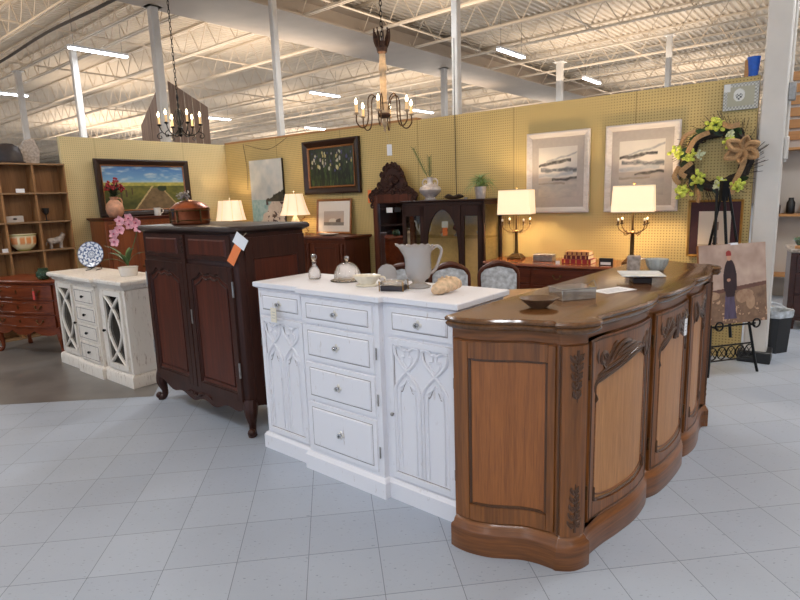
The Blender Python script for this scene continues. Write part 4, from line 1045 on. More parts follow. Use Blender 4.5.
# easel painting
n6 = vn(8)
def shepherd(u, v):
    b = n6(u*18, v*18); b2 = n6(u*6, v*6)
    hor = .44+.10*(u-.3)
    if v > hor: c = mixc((196, 170, 154), (150, 122, 108), b2*1.2-.2)
    elif v > hor-.05: c = mixc((112, 76, 64), (90, 60, 54), b)
    else: c = mixc((150, 118, 92), (96, 72, 58), b+.3*(.4-v))
    if v < .30 and b > .6: c = (186, 150, 120)
    # flock
    for x, y, rx, ry in ((.62, .33, .09, .08), (.75, .26, .07, .10), (.68, .36, .12, .06), (.2, .36, .09, .05), (.12, .30, .07, .05)):
        if ((u-x)/rx)**2+((v-y)/ry)**2 < .8+.4*b: c = mixc((186, 154, 124), (140, 106, 84), b)
    x = u-.44
    if .06 < v < .46 and abs(x) < .055+.10*(.46-v): c = mixc((96, 84, 108), (66, 54, 72), n6(u*40, v*5))
    if .34 < v < .80 and abs(x-.01) < .028+.075*max(0, sin(pi*min(1, (.80-v)/.52)))**.6*(1 if v > .42 else .8): c = mixc((62, 38, 42), (34, 22, 26), n6(u*30, v*9))
    if ((x+.01)/.03)**2+((v-.55)/.02)**2 < 1: c = (188, 140, 116)
    if ((x)/.032)**2+((v-.835)/.045)**2 < 1: c = (196, 146, 122)
    if ((x+.004)/.042)**2+((v-.875)/.045)**2 < 1 and v > .855: c = (150, 52, 48)
    return c
EY = radians(14); ER = thing('easel', 'black metal easel with scrollwork base rail in front of the white column', 'easel', (2.46, 4.38, 0), EY)
lean = .16
def eb(x, z): return (x, .0+lean*z, z)
for x0, x1 in ((0, .19), (.49, .30)):
    MB().tube([(x0, 0, .0), (x0+(x1-x0)*.1, .015, .10), (x1, .23, 1.50)], .011, 6).build('front_leg', 'black_iron', ER)
MB().tube([(.245, .23, 1.5), (.245, .56, 0)], .011, 6).build('rear_leg', 'black_iron', ER)
MB().box(.215, .275, .20, .235, 1.40, 1.56).build('top_block', 'black_iron', ER); MB().tube([(.245, .05, .3), (.245, .22, 1.5)], .012, 6).build('centre_bar', 'black_iron', ER)
q = MB()
for z in (.12, .24): q.tube([(.02, .02+.1*z, z), (.47, .02+.1*z, z)], .007, 6)
for k in range(5):
    cx_ = .065+.09*k; q.tube([(cx_+.042*cos(a*pi/8), .035, .18+.05*sin(a*pi/8)) for a in range(16)], .005, 5, closed=True)
    q.tube([(cx_-.03, .035, .14), (cx_+.03, .035, .22)], .004, 4); q.tube([(cx_-.03, .035, .22), (cx_+.03, .035, .14)], .004, 4)
q.build('scroll_rail', 'black_iron', ER)
q = MB(); q.tube([(-.0, .055, .40), (.49, .055, .40)], .008, 6)
for x in (.07, .43):
    q.tube([(x, .06, .40), (x, .0, .395)], .008, 6); q.tube([(x+.035*cos(a*pi/8), -.012, .42+.035*sin(a*pi/8)) for a in range(16)], .007, 6, closed=True)
q.build('ledge', 'black_iron', ER)
t = thing('easel_painting', 'unframed painting of a red-capped shepherd figure with sheep resting on the easel', 'painting', to_world((2.46, 4.38, 0), EY, (.252, .026, .425)), EY, rot=(-.12, 0, EY))
MB().box(-.325, .325, 0, .02, 0, .64).build('board', 'gilt_frame', t); art(t, .648, .638, shepherd, y=-.0008, nx=150, z0=.001, mat='watercolour')
MB().box(-.02, .05, -.004, .022, .63, .648).build('label_clip', 'paper_white', t)

# ------------------------------------------------------------------ wreath
wr = thing('wreath', 'twig wreath with lime flowers and burlap bow on the pegboard wall', 'wreath', W(.265, .07, 1.75), WYAW)
q = MB(); random.seed(11)
for k in range(60):
    a0 = random.uniform(0, 2*pi); ln = random.uniform(.7, 1.8); rr = random.uniform(.19, .27); yy = random.uniform(-.03, .04)
    q.tube([((rr+.02*sin(3*j+k))*cos(a0+ln*j/6), yy+.01*sin(j+k), (rr+.02*sin(3*j+k))*sin(a0+ln*j/6)) for j in range(7)], .006, 4)
for k in range(90):
    a = random.uniform(0, 2*pi); r1 = random.uniform(.26, .30); r2 = r1+random.uniform(.03, .10)
    q.tube([(.24*cos(a), 0, .24*sin(a)), (r2*cos(a+.25), random.uniform(-.05, .03), r2*sin(a+.25))], .0022, 3)
q.tube([((.225+.012*sin(5*j))*cos(j*pi/24), .012, (.225+.012*cos(7*j))*sin(j*pi/24)) for j in range(48)], .042, 7, closed=True)
q.build('twig_ring', 'twig', wr)
def floret(c, R, n, mat, seed):
    random.seed(seed); q = MB()
    for i in range(n):
        d = Vector((random.gauss(0, 1), -abs(random.gauss(0, 1)), random.gauss(0, 1))).normalized()*R*random.uniform(.4, 1); q.ball((c[0]+d.x, c[1]+d.y, c[2]+d.z), R*.26, 6, 4)
        q.leaf((c[0]+d.x, c[1]+d.y-.004, c[2]+d.z), (c[0]+d.x*1.35, c[1]+d.y*1.2-.01, c[2]+d.z*1.35), R*.22, .003, up=(0, 1, 0), n=3)
    return q.build('flower_cluster', mat, wr)
for i, (x, z, R, m_) in enumerate(((-.02, .27, .068, 'lime_flower'), (-.31, .08, .06, 'lime_flower'), (-.2, .03, .055, 'lime_flower'), (-.13, -.16, .065, 'lime_flower'), (-.24, -.26, .072, 'lime_flower'), (.17, -.24, .062, 'lime_flower'), (.09, .13, .055, 'lime_flower'), (.06, -.2, .05, 'lime_flower'), (.10, .19, .035, 'pale_flower'), (.03, -.22, .05, 'pale_flower'), (-.12, .04, .035, 'pale_flower'))):
    floret((x, -.06, z), R, 22, m_, 40+i)
for k in range(26):
    a = random.uniform(0, 2*pi); r = random.uniform(.19, .26); MB().leaf((r*cos(a), -.02, r*sin(a)), ((r+.06)*cos(a+.35), -.06, (r+.06)*sin(a+.35)), .024, .01, up=(0, 1, 0)).build('leaf', 'leaf_dark' if k % 3 else 'leaf_green', wr)
q = MB(); bc = (.20, -.09, .06)
for k, (a, l) in enumerate(((.35, .11), (1.35, .10), (2.6, .13), (3.6, .14), (4.6, .11), (5.7, .12))):
    ux, uz = cos(a), sin(a); px_, pz_ = -uz, ux
    q.tube(resample([bc, (bc[0]+ux*l*.5+px_*l*.28, bc[1]-.03, bc[2]+uz*l*.5+pz_*l*.28), (bc[0]+ux*l, bc[1]-.035, bc[2]+uz*l), (bc[0]+ux*l*.5-px_*l*.28, bc[1]-.01, bc[2]+uz*l*.5-pz_*l*.28), bc], 4), .012, 6, flat=1.6); q.leaf(bc, (bc[0]+ux*l*.95, bc[1]-.01, bc[2]+uz*l*.95), l*.32, .01, up=(0, 1, 0), n=8)
q.ball(bc, (.022, .02, .022), 8, 6)
q.build('burlap_bow', 'burlap', wr)
for pth in ([(.02, -.07, .29), (.09, -.1, .25), (.16, -.08, .26)], [(-.28, -.07, .12), (-.24, -.1, .2), (-.17, -.08, .24)], [(-.27, -.07, -.2), (-.31, -.09, -.14), (-.28, -.07, -.05)], [(.22, -.08, .05), (.20, -.10, -.08), (.15, -.07, -.2), (.13, -.09, -.3)], [(-.06, -.07, .22), (-.16, -.09, .17), (-.22, -.07, .06)], [(-.18, -.07, -.02), (-.26, -.09, -.1), (-.22, -.08, -.14)], [(-.13, -.06, -.26), (-.11, -.08, -.31), (-.12, -.06, -.36)]):
    MB().tube(resample(pth, 5), .009, 6, flat=2.6).build('ribbon', 'burlap', wr)

# blue cup on the partition, tags on wall
lathe_obj('blue_cup', 'blue plastic cup standing on top of the pegboard wall by the white column', 'cup', W(.055, -.02, 2.4), [(.035, 0), (.05, .15), (.046, .15), (.03, .01), (0, .008)], 'blue_plastic')
t = thing('price_tag', 'orange price tag pinned on the pegboard wall left of the carved mirror', 'price tag', W(4.15, .012, 1.62), WYAW)
MB().box(-.03, .03, -.003, 0, -.16, 0).build('card', 'tag_orange', t); MB().tube([(0, .0, 0), (0, .008, .03)], .0012, 4).build('string', 'string', t)

# ------------------------------------------------------------------ carved sideboard on the long wall
sb = thing('sideboard', 'dark mahogany carved sideboard under the small framed print by the wall', 'sideboard', W(5.92, .52), WYAW)
SW = 1.76; MB().box(0, SW, 0, .48, .08, 1.04).build('carcass', 'mahogany_v', sb, bevel=.005)
MB().loft([Vector(p) for p in ((0, .48), (0, 0), (SW, 0), (SW, .48))], [(0, 1.02), (.02, 1.04), (.025, 1.05), (.02, 1.067)]).build('top', 'mahogany', sb)
fs = Surf([(0, 0), (SW, 0)])
for i in range(3):
    s0 = .06+i*.57; d = frame_panel(fs, s0, s0+.47, .2, .98, sb, 'mahogany_v', 'mahogany_v', st=.05, th=.012, mold=.008, n=4); knob(d, fs, s0+.44, .6, .012, 'antique_brass')
for s in (.01, .545, 1.115, SW-.06):
    q = MB(); q.tube([fs.pt(s+.025+.004*sin(k*2), .018, .2+.078*k) for k in range(11)], [.012, .02, .012, .02, .026, .016, .026, .02, .012, .02, .014], 8); q.build('turned_column', 'mahogany_v', sb)
for x in (.04, SW-.1):
    for y in (.02, .38): MB().box(x, x+.06, y, y+.06, 0, .085).build('leg', 'mahogany_v', sb, bevel=.005)
pl = thing('serving_plate', 'white oval dish lying on the mahogany sideboard below the framed print', 'plate', W(4.55, .38, 1.068), WYAW)
MB().lathe([(.05, 0), (.1, .006), (.15, .02), (.155, .024), (.14, .022), (.09, .010), (0, .008)], seg=32, sy=.6).build('plate_body', 'ceramic_white', pl)

def small_lamp(name, label, loc, zb, zt, rb, rt, base_z):
    t = thing(name, label, 'table lamp', loc); h0 = base_z
    MB().lathe([(.07, 0), (.075, .012), (.05, .03), (.03, .05), (.055, .10), (.06, zb-base_z-.09), (.03, zb-base_z-.03), (.012, zb-base_z), (.008, zt-base_z-.02), (0, zt-base_z-.02)], seg=20).build('lamp_base', 'ceramic_cream', t)
    q = MB(); n = 40; v = []; f = []
    H = zt-zb
    for k in range(9):
        u = k/8; r = rb+(rt-rb)*(u**.75)
        for i in range(n): a = 2*pi*i/n; rr = r*(1+.02*cos(a*8)); v.append((rr*cos(a), rr*sin(a), zb-base_z+H*u))
    for k in range(8):
        for i in range(n): j = (i+1) % n; f.append((k*n+i, k*n+j, (k+1)*n+j, (k+1)*n+i))
    q.add(v, f); s = q.build('lamp_shade', 'shade_cream', t)
    q = MB()
    for i in range(8): a = 2*pi*(i+.5)/8; q.tube([((rb+(rt-rb)*((k/8)**.75))*1.0*cos(a), (rb+(rt-rb)*((k/8)**.75))*1.0*sin(a), zb-base_z+H*k/8) for k in range(9)], .004, 4)
    q.build('shade_rib', 'tag_cream', s)
    MB().lathe([(.004, zt-base_z-.02), (.004, zt-base_z+.02), (.012, zt-base_z+.03), (0, zt-base_z+.045)], seg=10).build('finial', 'tag_cream', t)
    d = bpy.data.lights.new('lamp_bulb_light', 'POINT'); d.energy = 9; d.color = (1, .72, .42); d.shadow_soft_size = .04
    o = bpy.data.objects.new('lamp_bulb_light', d); C.objects.link(o); o.location = (loc[0], loc[1], zb+H*.55); return t
small_lamp('table_lamp', 'small lamp with cream pleated shade in the corner left of the beach canvas', W(6.60, .30, .9), 1.265, 1.555, .22, .165, .9)
small_lamp('table_lamp', 'small lamp with flared cream shade just right of the beach canvas', W(5.25, .28, 1.068), 1.33, 1.61, .205, .115, 1.068)
st2 = thing('side_table', 'plain dark side table in the corner carrying the small lamp', 'table', W(6.93, .55), WYAW)
MB().box(0, .5, 0, .5, .86, .9).build('table_top', 'mahogany', st2, bevel=.004)
for x in (.02, .44):
    for y in (.02, .44): MB().box(x, x+.04, y, y+.04, 0, .86).build('leg', 'mahogany', st2)
# brass swing arm
sw = thing('swing_arm_lamp', 'folding brass arm standing right of the flared cream lamp', 'lamp', W(4.98, .36, 1.068), WYAW)
MB().lathe([(.05, 0), (.05, .01), (.01, .02), (.008, .04), (0, .04)], seg=16).build('base', 'brass', sw)
MB().tube([(0, 0, .02), (.05, 0, .05), (-.07, 0, .2), (.0, 0, .24)], .007, 6).build('arm', 'brass', sw)

# vase with red flowers, mug on pine cabinet
vz = thing('flower_vase', 'terracotta vase with dark red flowers on the pine cabinet', 'vase', LW(1.90, .30, 1.385), LYAW)
MB().lathe([(.06, 0), (.075, .01), (.10, .06), (.108, .11), (.095, .17), (.06, .21), (.04, .225), (.045, .245), (.055, .26), (.045, .26), (.03, .23), (0, .2)], seg=28).build('vase_body', 'terracotta', vz)
q = MB(); q.tube(resample([(.04, 0, .24), (.08, 0, .24), (.1, 0, .2), (.095, 0, .16)], 4), .009, 6); q.build('handle', 'terracotta', vz)
q = MB(); random.seed(3)
for k in range(26): a = random.uniform(0, 2*pi); r = random.uniform(.05, .14); q.leaf((0, 0, .24), (r*cos(a), r*sin(a), .24+random.uniform(.05, .2)), .02, .02)
q.build('foliage', 'leaf_dark', vz)
for k, (x, z) in enumerate(((-.05, .42), (.0, .38), (.07, .4), (.1, .36), (-.08, .37), (.03, .46))):
    q = MB(); random.seed(k)
    for i in range(14): a = random.uniform(0, 2*pi); r = random.uniform(.01, .035); q.ball((x+r*cos(a), -.03+random.uniform(-.02, .02), z+r*sin(a)), .014, 6, 5)
    q.build('bloom', 'red_petal', vz)
mg = thing('mug', 'small white jug-shaped mug on the pine cabinet before the landscape painting', 'mug', LW(1.36, .34, 1.385), LYAW)
MB().lathe([(.04, 0), (.043, .005), (.04, .05), (.045, .10), (.047, .105), (.04, .10), (.035, .05), (0, .01)], seg=24).build('mug_body', 'ceramic_white', mg)
MB().tube(resample([(.04, 0, .09), (.075, 0, .085), (.08, 0, .05), (.042, 0, .025)], 4), .006, 6).build('handle', 'ceramic_white', mg)

# copper kettle on armoire
kp = to_world(AL, AY, (.42, .20, AH)); kt = thing('copper_pot', 'round lidded copper pot with twig handle standing on the dark armoire', 'pot', kp, AY)
MB().lathe([(.125, 0), (.133, .006), (.136, .02), (.136, .10), (.139, .105), (.139, .115), (.128, .125), (.10, .148), (.06, .165), (.03, .172), (0, .175)], seg=40).build('pot_body', 'copper', kt)
q = MB()
for z in (.03, .098): q.tube([(.139*cos(a*pi/20), .139*sin(a*pi/20), z) for a in range(40)], .004, 5, closed=True)
for a in (-1.2, -1.9, 0, 2.2): q.tube([(.141*cos(a), .141*sin(a), .015), (.139*cos(a), .139*sin(a), .105)], .006, 5)
q.build('pot_band', 'antique_brass', kt)
q = MB(); random.seed(9)
q.tube(resample([(-.10, 0, .15), (-.09, 0, .21), (-.04, 0, .205), (.0, 0, .17)], 4), .006, 5)
for k in range(14): x = random.uniform(-.12, .02); z = random.uniform(.175, .23); q.ball((x, random.uniform(-.03, .03), z), (.012, .01, .008), 6, 5); q.leaf((x, 0, z), (x+random.uniform(-.03, .03), random.uniform(-.03, .03), z+.02), .008)
q.build('pot_handle', 'pewter', kt)
q = MB(); q.add([(.035, -.137, .115), (-.015, -.14, .115), (.01, -.141, .045), (.01, -.05, .168)], [(0, 1, 2), (0, 3, 1)]); q.build('notch', 'velvet_dark', kt)

# ------------------------------------------------------------------ standing carved mirror
mr = thing('standing_mirror', 'tall standing mirror with heavily carved dark crest beside the china cabinet', 'mirror', W(4.02, .13, 0), WYAW)
fm = Surf([(0, 0), (.66, 0)])
q = MB(); q.box(.02, .09, -.02, .03, 0, 1.55); q.box(.57, .64, -.02, .03, 0, 1.55); q.box(.09, .57, -.02, .03, .06, .16); q.box(.09, .57, -.02, .03, 1.45, 1.56); q.build('frame', 'mahogany_v', mr, bevel=.01)
MB().box(.085, .575, .008, .016, .15, 1.46).build('mirror_glass', 'mirror_glass', mr)
q = MB(); c = .33
q.slab(fm, -.02, .68, 1.52, lambda s: 1.55+.27*max(0, 1-(abs(s-c)/.20)**2.2)**.8+.10*max(0, 1-(abs(s-c)/.34)**4), -.03, .015, 30)
hc = lambda x: 1.55+.27*max(0, 1-(abs(x)/.20)**2.2)**.8+.10*max(0, 1-(abs(x)/.34)**4)
for k in range(15):
    x = -.33+.66*k/14; scroll(q, fm, c+x, hc(x)-.025, .036, 1.3, 1 if x < 0 else -1, .013, .018, pi/2)
for k in range(9): x = -.24+.06*k; scroll(q, fm, c+x, 1.585+.04*(k % 2), .034, 1.3, 1 if x < 0 else -1, .012, .018, 0)
for sg in (-1, 1): scroll(q, fm, c+sg*.32, 1.50, .04, 1.4, sg, .014, .018, pi/2); scroll(q, fm, c+sg*.31, 1.42, .03, 1.3, -sg, .012, .018, pi/2)
for a in range(-5, 6): t_ = a*.27; q.rib(fm, [(c, 1.67), (c+.06*sin(t_), 1.68+.06*cos(t_)), (c+.11*sin(t_), 1.69+.10*cos(t_))], [.006, .016, .009], .025, 6)
q.ball(fm.pt(c, .03, 1.665), (.03, .02, .03), 10, 8)
q.build('crest', 'armoire_wood', mr)
for x in (.055, .605): MB().tube([(x, .03, 1.2), (x, .12, 0)], .013, 6).build('rear_strut', 'mahogany_v', mr)
t = thing('price_tag', 'white price tag hanging on the carved standing mirror', 'price tag', W(3.70, .20, 1.40), WYAW)
MB().box(-.045, .045, -.003, 0, -.06, 0).build('card', 'paper_white', t)

# ------------------------------------------------------------------ china cabinet
cc = thing('china_cabinet', 'black china cabinet with arched glass door against the yellow pegboard wall', 'cabinet', W(3.31, .48), WYAW)
CW, CD, CH = 1.03, .42, 1.475
q = MB(); q.box(0, CW, 0, CD, .30, .34); q.box(0, CW, 0, CD, CH-.06, CH-.02)
for x in (0, CW-.035):
    for y in (0, CD-.035): q.box(x, x+.035, y, y+.035, .30, CH-.02)
q.build('carcass', 'black_wood', cc, bevel=.003)
MB().loft([Vector(p) for p in ((0, CD), (0, 0), (CW, 0), (CW, CD))], [(0, CH-.025), (.018, CH-.015), (.02, CH-.004), (.012, CH)]).build('top', 'black_wood', cc)
MB().box(.03, CW-.03, CD-.012, CD-.004, .34, CH-.05).build('back_panel', 'lined_interior', cc)
for z in (1.075,): MB().box(.035, CW-.035, .04, CD-.015, z-.008, z).build('glass_shelf', 'cabinet_pane', cc)
fc = Surf([(0, 0), (CW, 0)])
# arch door in the middle
a0, a1 = .30, .76; ca = (a0+a1)/2; ww = (a1-a0)/2-.03
def arch_in(s):
    u = min(1, abs(s-ca)/ww); return .95+.42*sqrt(max(0, 1-u**2.0))
q = MB(); q.slab(fc, a0, ca-ww, .34, CH-.06, -.01, .012, 3); q.slab(fc, ca+ww, a1, .34, CH-.06, -.01, .012, 3)
q.slab(fc, ca-ww, ca+ww, arch_in, CH-.06, -.01, .012, 24); q.slab(fc, ca-ww, ca+ww, .34, .44, -.01, .012, 4); ad = q.build('door', 'black_wood', cc)
MB().slab(fc, ca-ww, ca+ww, .44, lambda s: arch_in(s), -.004, -.001, 24).build('pane', 'cabinet_pane', ad)
for s0, s1 in ((.02, a0-.005), (a1+.005, CW-.02)):
    q = MB(); q.slab(fc, s0, s0+.035, .34, CH-.06, -.01, .01, 2); q.slab(fc, s1-.05, s1, .34, CH-.06, -.01, .01, 2); q.slab(fc, s0, s1, .34, .42, -.01, .01, 2)
    q.slab(fc, s0, s1, CH-.17, CH-.06, -.01, .01, 2); sd = q.build('side_light', 'black_wood', cc); MB().slab(fc, s0+.035, s1-.05, .42, CH-.17, -.004, -.001, 2).build('pane', 'cabinet_pane', sd)
for x in (.0, CW-.03):
    MB().box(x+(.004 if x == 0 else .018), x+(.007 if x == 0 else .021), .035, CD-.035, .34, CH-.06).build('side_pane', 'cabinet_pane', cc)
for x in (.02, CW-.02):
    for y in (.02, CD-.02): MB().tube([(x, y, .31), (x, y, .15), (x, y, 0)], [.02, .016, .011], 8).build('leg', 'black_wood', cc)
# contents
def in_cc(x, y, z): return to_world(W(3.31, .48), WYAW, (x, y, z))
tp_ = thing('teapot', 'white porcelain teapot behind the left glass of the china cabinet', 'teapot', in_cc(.15, .2, 1.0755), WYAW)
MB().lathe([(.035, 0), (.045, .01), (.055, .06), (.05, .12), (.035, .16), (.03, .17), (.02, .19), (.008, .2), (.01, .22), (0, .225)], seg=24).build('pot_body', 'ceramic_white', tp_)
MB().tube(resample([(-.05, 0, .04), (-.09, 0, .09), (-.10, 0, .15), (-.12, 0, .17)], 4), .010, 8).build('spout', 'ceramic_white', tp_)
MB().tube(resample([(.045, 0, .14), (.09, 0, .13), (.09, 0, .06), (.05, 0, .04)], 4), .006, 6).build('handle', 'ceramic_white', tp_)
cupo = lambda nm, lb, loc: lathe_obj(nm, lb, 'cup', loc, [(.025, 0), (.03, .004), (.025, .01), (.042, .05), (.045, .06), (.04, .058), (.025, .015), (0, .012)], 'ceramic_white', 20)
cupo('cup', 'small white cup on the lower right shelf of the china cabinet', in_cc(.88, .2, 1.0755))
tg = thing('price_tag', 'white and orange price tag standing inside the arched door of the china cabinet', 'price tag', in_cc(.50, .10, 1.085), WYAW)
MB().box(-.04, .04, -.003, 0, .09, .16).build('card', 'paper_white', tg); MB().box(-.03, .03, -.003, 0, .0, .09).build('orange_label', 'tag_orange', tg); MB().tube([(0, 0, .16), (0, .02, .22)], .0012, 4).build('string', 'string', tg)
fb = thing('flower_ornament', 'dark red flower ornament on the china cabinet shelf beside the tag', 'ornament', in_cc(.60, .2, 1.0755), WYAW)
MB().lathe([(.04, 0), (.045, .01), (.02, .03), (.015, .06), (0, .06)], seg=20).build('foot', 'pewter', fb)
q = MB()
for i in range(16): random.seed(i); q.ball((random.uniform(-.045, .045), random.uniform(-.03, .03), .10+random.uniform(-.04, .04)), .022, 7, 5)
q.build('bloom', 'book_wine', fb)
fb = thing('flower_ornament', 'pale pink flower ornament on the china cabinet shelf left of the tag', 'ornament', in_cc(.42, .2, 1.0755), WYAW)
MB().lathe([(.03, 0), (.035, .02), (.02, .04), (0, .04)], seg=16).build('foot', 'ceramic_cream', fb)
q = MB()
for i in range(12): random.seed(i+50); q.ball((random.uniform(-.04, .04), random.uniform(-.03, .03), .06+random.uniform(-.02, .03)), .018, 7, 5)
q.build('bloom', 'terracotta', fb)
for i, (x, z, lb) in enumerate(((.52, .345, 'stacked plates at the bottom of the arched door in the china cabinet'), )):
    pp = thing('plate_stack', lb, 'plates', in_cc(x, .2, .341), WYAW)
    for k in range(4): MB().lathe([(.05, 0), (.11, .012), (.115, .015), (.05, .006), (0, .006)], seg=28).build('plate', 'ceramic_cream', pp, (0, 0, .0145*k))
# on top
vs = thing('urn_vase', 'round silver vase with scroll handles and green sprigs on the china cabinet', 'vase', W(3.07, .26, CH), WYAW)
MB().lathe([(.065, 0), (.07, .01), (.05, .025), (.07, .045), (.115, .085), (.125, .115), (.11, .145), (.07, .165), (.035, .18), (.028, .22), (.032, .245), (.038, .25), (.03, .25), (.022, .22), (0, .2)], seg=32).build('vase_body', 'silver', vs)
q = MB()
for sg in (-1, 1): q.tube(resample([(sg*.03, 0, .22), (sg*.07, 0, .235), (sg*.10, 0, .20), (sg*.085, 0, .16), (sg*.06, 0, .175), (sg*.07, 0, .19)], 4), .008, 6)
q.build('scroll_handles', 'silver', vs)
q = MB()
for k, (bx_, bz) in enumerate(((-.20, .33), (.01, .22))):
    tip = (bx_, -.02, .25+bz); q.tube([(0, 0, .2), tip], .003, 4)
    for j in range(11):
        u = .2+.8*j/11; c_ = (tip[0]*u, tip[1]*u, .2+(tip[2]-.2)*u)
        for sg in (-1, 1): q.leaf(c_, (c_[0]+sg*.03+bx_*.1, c_[1]+.01*sg, c_[2]+.05), .007, .004)
q.build('sprigs', 'leaf_green', vs)
dw_ = thing('driftwood_dish', 'brown leaf-shaped wooden dish on the china cabinet between vase and plant', 'dish', W(2.76, .28, CH), WYAW)
q = MB(); q.lathe([(.04, 0), (.09, .012), (.13, .035), (.12, .034), (.06, .014), (0, .01)], seg=28, sy=.5, wob=lambda a, k: .12*sin(a*5)); q.build('dish_body', 'bowl_wood', dw_)
q = MB(); q.tube(resample([(-.10, 0, .03), (-.05, -.01, .05), (0, 0, .03), (.07, .01, .045), (.12, 0, .03)], 4), .012, 6); q.build('root', 'twig', dw_)
pp = thing('potted_grass', 'spiky green grass plant in a silvery pot on the china cabinet', 'plant', W(2.43, .27, CH), WYAW)
MB().lathe([(.045, 0), (.05, .01), (.06, .11), (.062, .125), (.055, .12), (.045, .1), (0, .1)], seg=24).build('pot', 'silver', pp)
q = MB(); random.seed(21)
for k in range(120):
    a = random.uniform(0, 2*pi); r = random.uniform(.05, .20); z = .12+random.uniform(.04, .15)-max(0, r-.1)*1.3; q.leaf((.02*cos(a), .02*sin(a), .1), (r*cos(a), r*sin(a), z), .005, .06, n=5)
q.build('foliage', 'grass_green', pp)
o = MB().box(-.02, .02, -.012, .012, 0, .02).build('trinket', 'pewter', None, W(2.62, .25, CH), WYAW, bevel=.004); tag(o, 'tiny metal trinket on the china cabinet between dish and grass plant', 'trinket')

# ------------------------------------------------------------------ desk (long low sideboard) with two lamps
DKL = W(2.25, .60); dk = thing('writing_desk', 'long reddish mahogany desk carrying two candelabra lamps under the seascapes', 'desk', DKL, WYAW)
dpl = resample([(0, .06), (.12, .03), (.3, .0), (.75, -.02), (1.2, 0), (1.5, .03), (1.62, .06)], 4); fullp = [Vector((0, .54))]+dpl+[Vector((1.62, .54))]
MB().loft(fullp, [(-.02, .30), (-.02, .82)]).build('carcass', 'mahogany', dk); MB().loft(fullp, [(-.012, .815), (.008, .825), (.012, .835), (.008, .85)]).build('top', 'desk_top_wood', dk)
SK = Surf(offset(dpl, -.02, closed=False))
for i in range(3):
    a = .05+i*.51
    for z0, z1 in ((.66, .80), (.50, .645), (.33, .485)):
        d = MB().slab(SK, a, a+.48, z0, z1, -.005, .010, 8, 1, .003).build('drawer', 'mahogany', dk); pull(d, SK, a+.24, (z0+z1)/2+.01, .01, .035)
for x, y in ((.06, .10), (1.56, .10), (.06, .48), (1.56, .48)): MB().tube([(x, y, .32), (x, y, .12), (x, y, 0)], [.03, .022, .014], 8).build('leg', 'mahogany', dk)
def cand_lamp(label, s, off, wsh, zb, zt):
    loc = W(s, off, .851); t = thing('candelabra_lamp', label, 'table lamp', loc, WYAW+.12, 'pair of candelabra lamps on the desk')
    q = MB(); q.loft([Vector(p) for p in ((-.075, -.075), (.075, -.075), (.075, .075), (-.075, .075))], [(0, 0), (0, .018), (-.012, .024), (-.02, .04), (-.03, .045), (-.035, .055)]); q.build('base', 'antique_brass', t)
    MB().lathe([(.03, .05), (.024, .065), (.018, .08), (.016, .26), (.02, .275), (.03, .285), (.012, .30), (.008, .33), (.008, zt-.851+.01), (.014, zt-.851+.018), (0, zt-.851+.03)], seg=16).build('stem', 'antique_brass', t)
    for k in range(4):
        a = pi/4+k*pi/2; q = MB(); c_, s_ = cos(a), sin(a)
        q.tube(resample([(0, 0, .29), (.03*c_, .03*s_, .275), (.09*c_, .09*s_, .285), (.145*c_, .145*s_, .32), (.155*c_, .155*s_, .355)], 4), .004, 6)
        q.tube(resample([(.04*c_, .04*s_, .28), (.07*c_, .07*s_, .26), (.09*c_, .09*s_, .275), (.08*c_, .08*s_, .295), (.065*c_, .065*s_, .285)], 4), .003, 5)
        q.lathe([(.004, .35), (.016, .356), (.018, .362), (.008, .365), (.008, .39), (0, .39)], .155*c_, .155*s_, 10); ar_ = q.build('arm', 'antique_brass', t)
        MB().ball((.155*c_, .155*s_, .402), (.010, .010, .015), 10, 8).build('bulb', 'ceramic_cream', ar_)
    hb, ht = zb-.851, zt-.851; w2 = wsh/2; dd_ = .105; r = .012; v = []; f = []
    poly = [(-w2, -dd_), (w2, -dd_), (w2, dd_), (-w2, dd_)]
    for (k, z) in ((1.0, hb), (.94, ht)): v += [(x*k, y*k, z) for x, y in poly]
    f = [(i, (i+1) % 4, 4+(i+1) % 4, 4+i) for i in range(4)]
    q = MB(); q.add(v, f); sh = q.build('lamp_shade', 'shade_linen', t, smooth=0, bevel=.0)
    q = MB()
    for (k, z) in ((1.003, hb), (.943, ht)): q.tube([(x*k, y*k, z) for x, y in poly], .004, 5, closed=True)
    q.build('shade_trim', 'tag_cream', sh)
    for z_, e_ in ((zb+.10, 26),):
        d = bpy.data.lights.new('lamp_bulb_light', 'POINT'); d.energy = e_; d.color = (1, .74, .44); d.shadow_soft_size = .05
        o = bpy.data.objects.new('lamp_bulb_light', d); C.objects.link(o); o.location = (loc[0], loc[1], z_)
    return t
cand_lamp('brass candelabra lamp with rectangular shade left of the red books', 2.02, .27, .335, 1.31, 1.55)
cand_lamp('brass candelabra lamp with rectangular shade below the right-hand seascape', .875, .29, .35, 1.32, 1.55)
bk = thing('trinket_box', 'ornate grey-green lidded box on the desk between left lamp and books', 'box', W(1.68, .36, .851), WYAW)
MB().box(-.10, .10, -.05, .05, 0, .05).build('box_body', 'pewter', bk, bevel=.005); MB().box(-.102, .102, -.052, .052, .052, .07).build('lid', 'stone_grey', bk, bevel=.008)
zz = .851
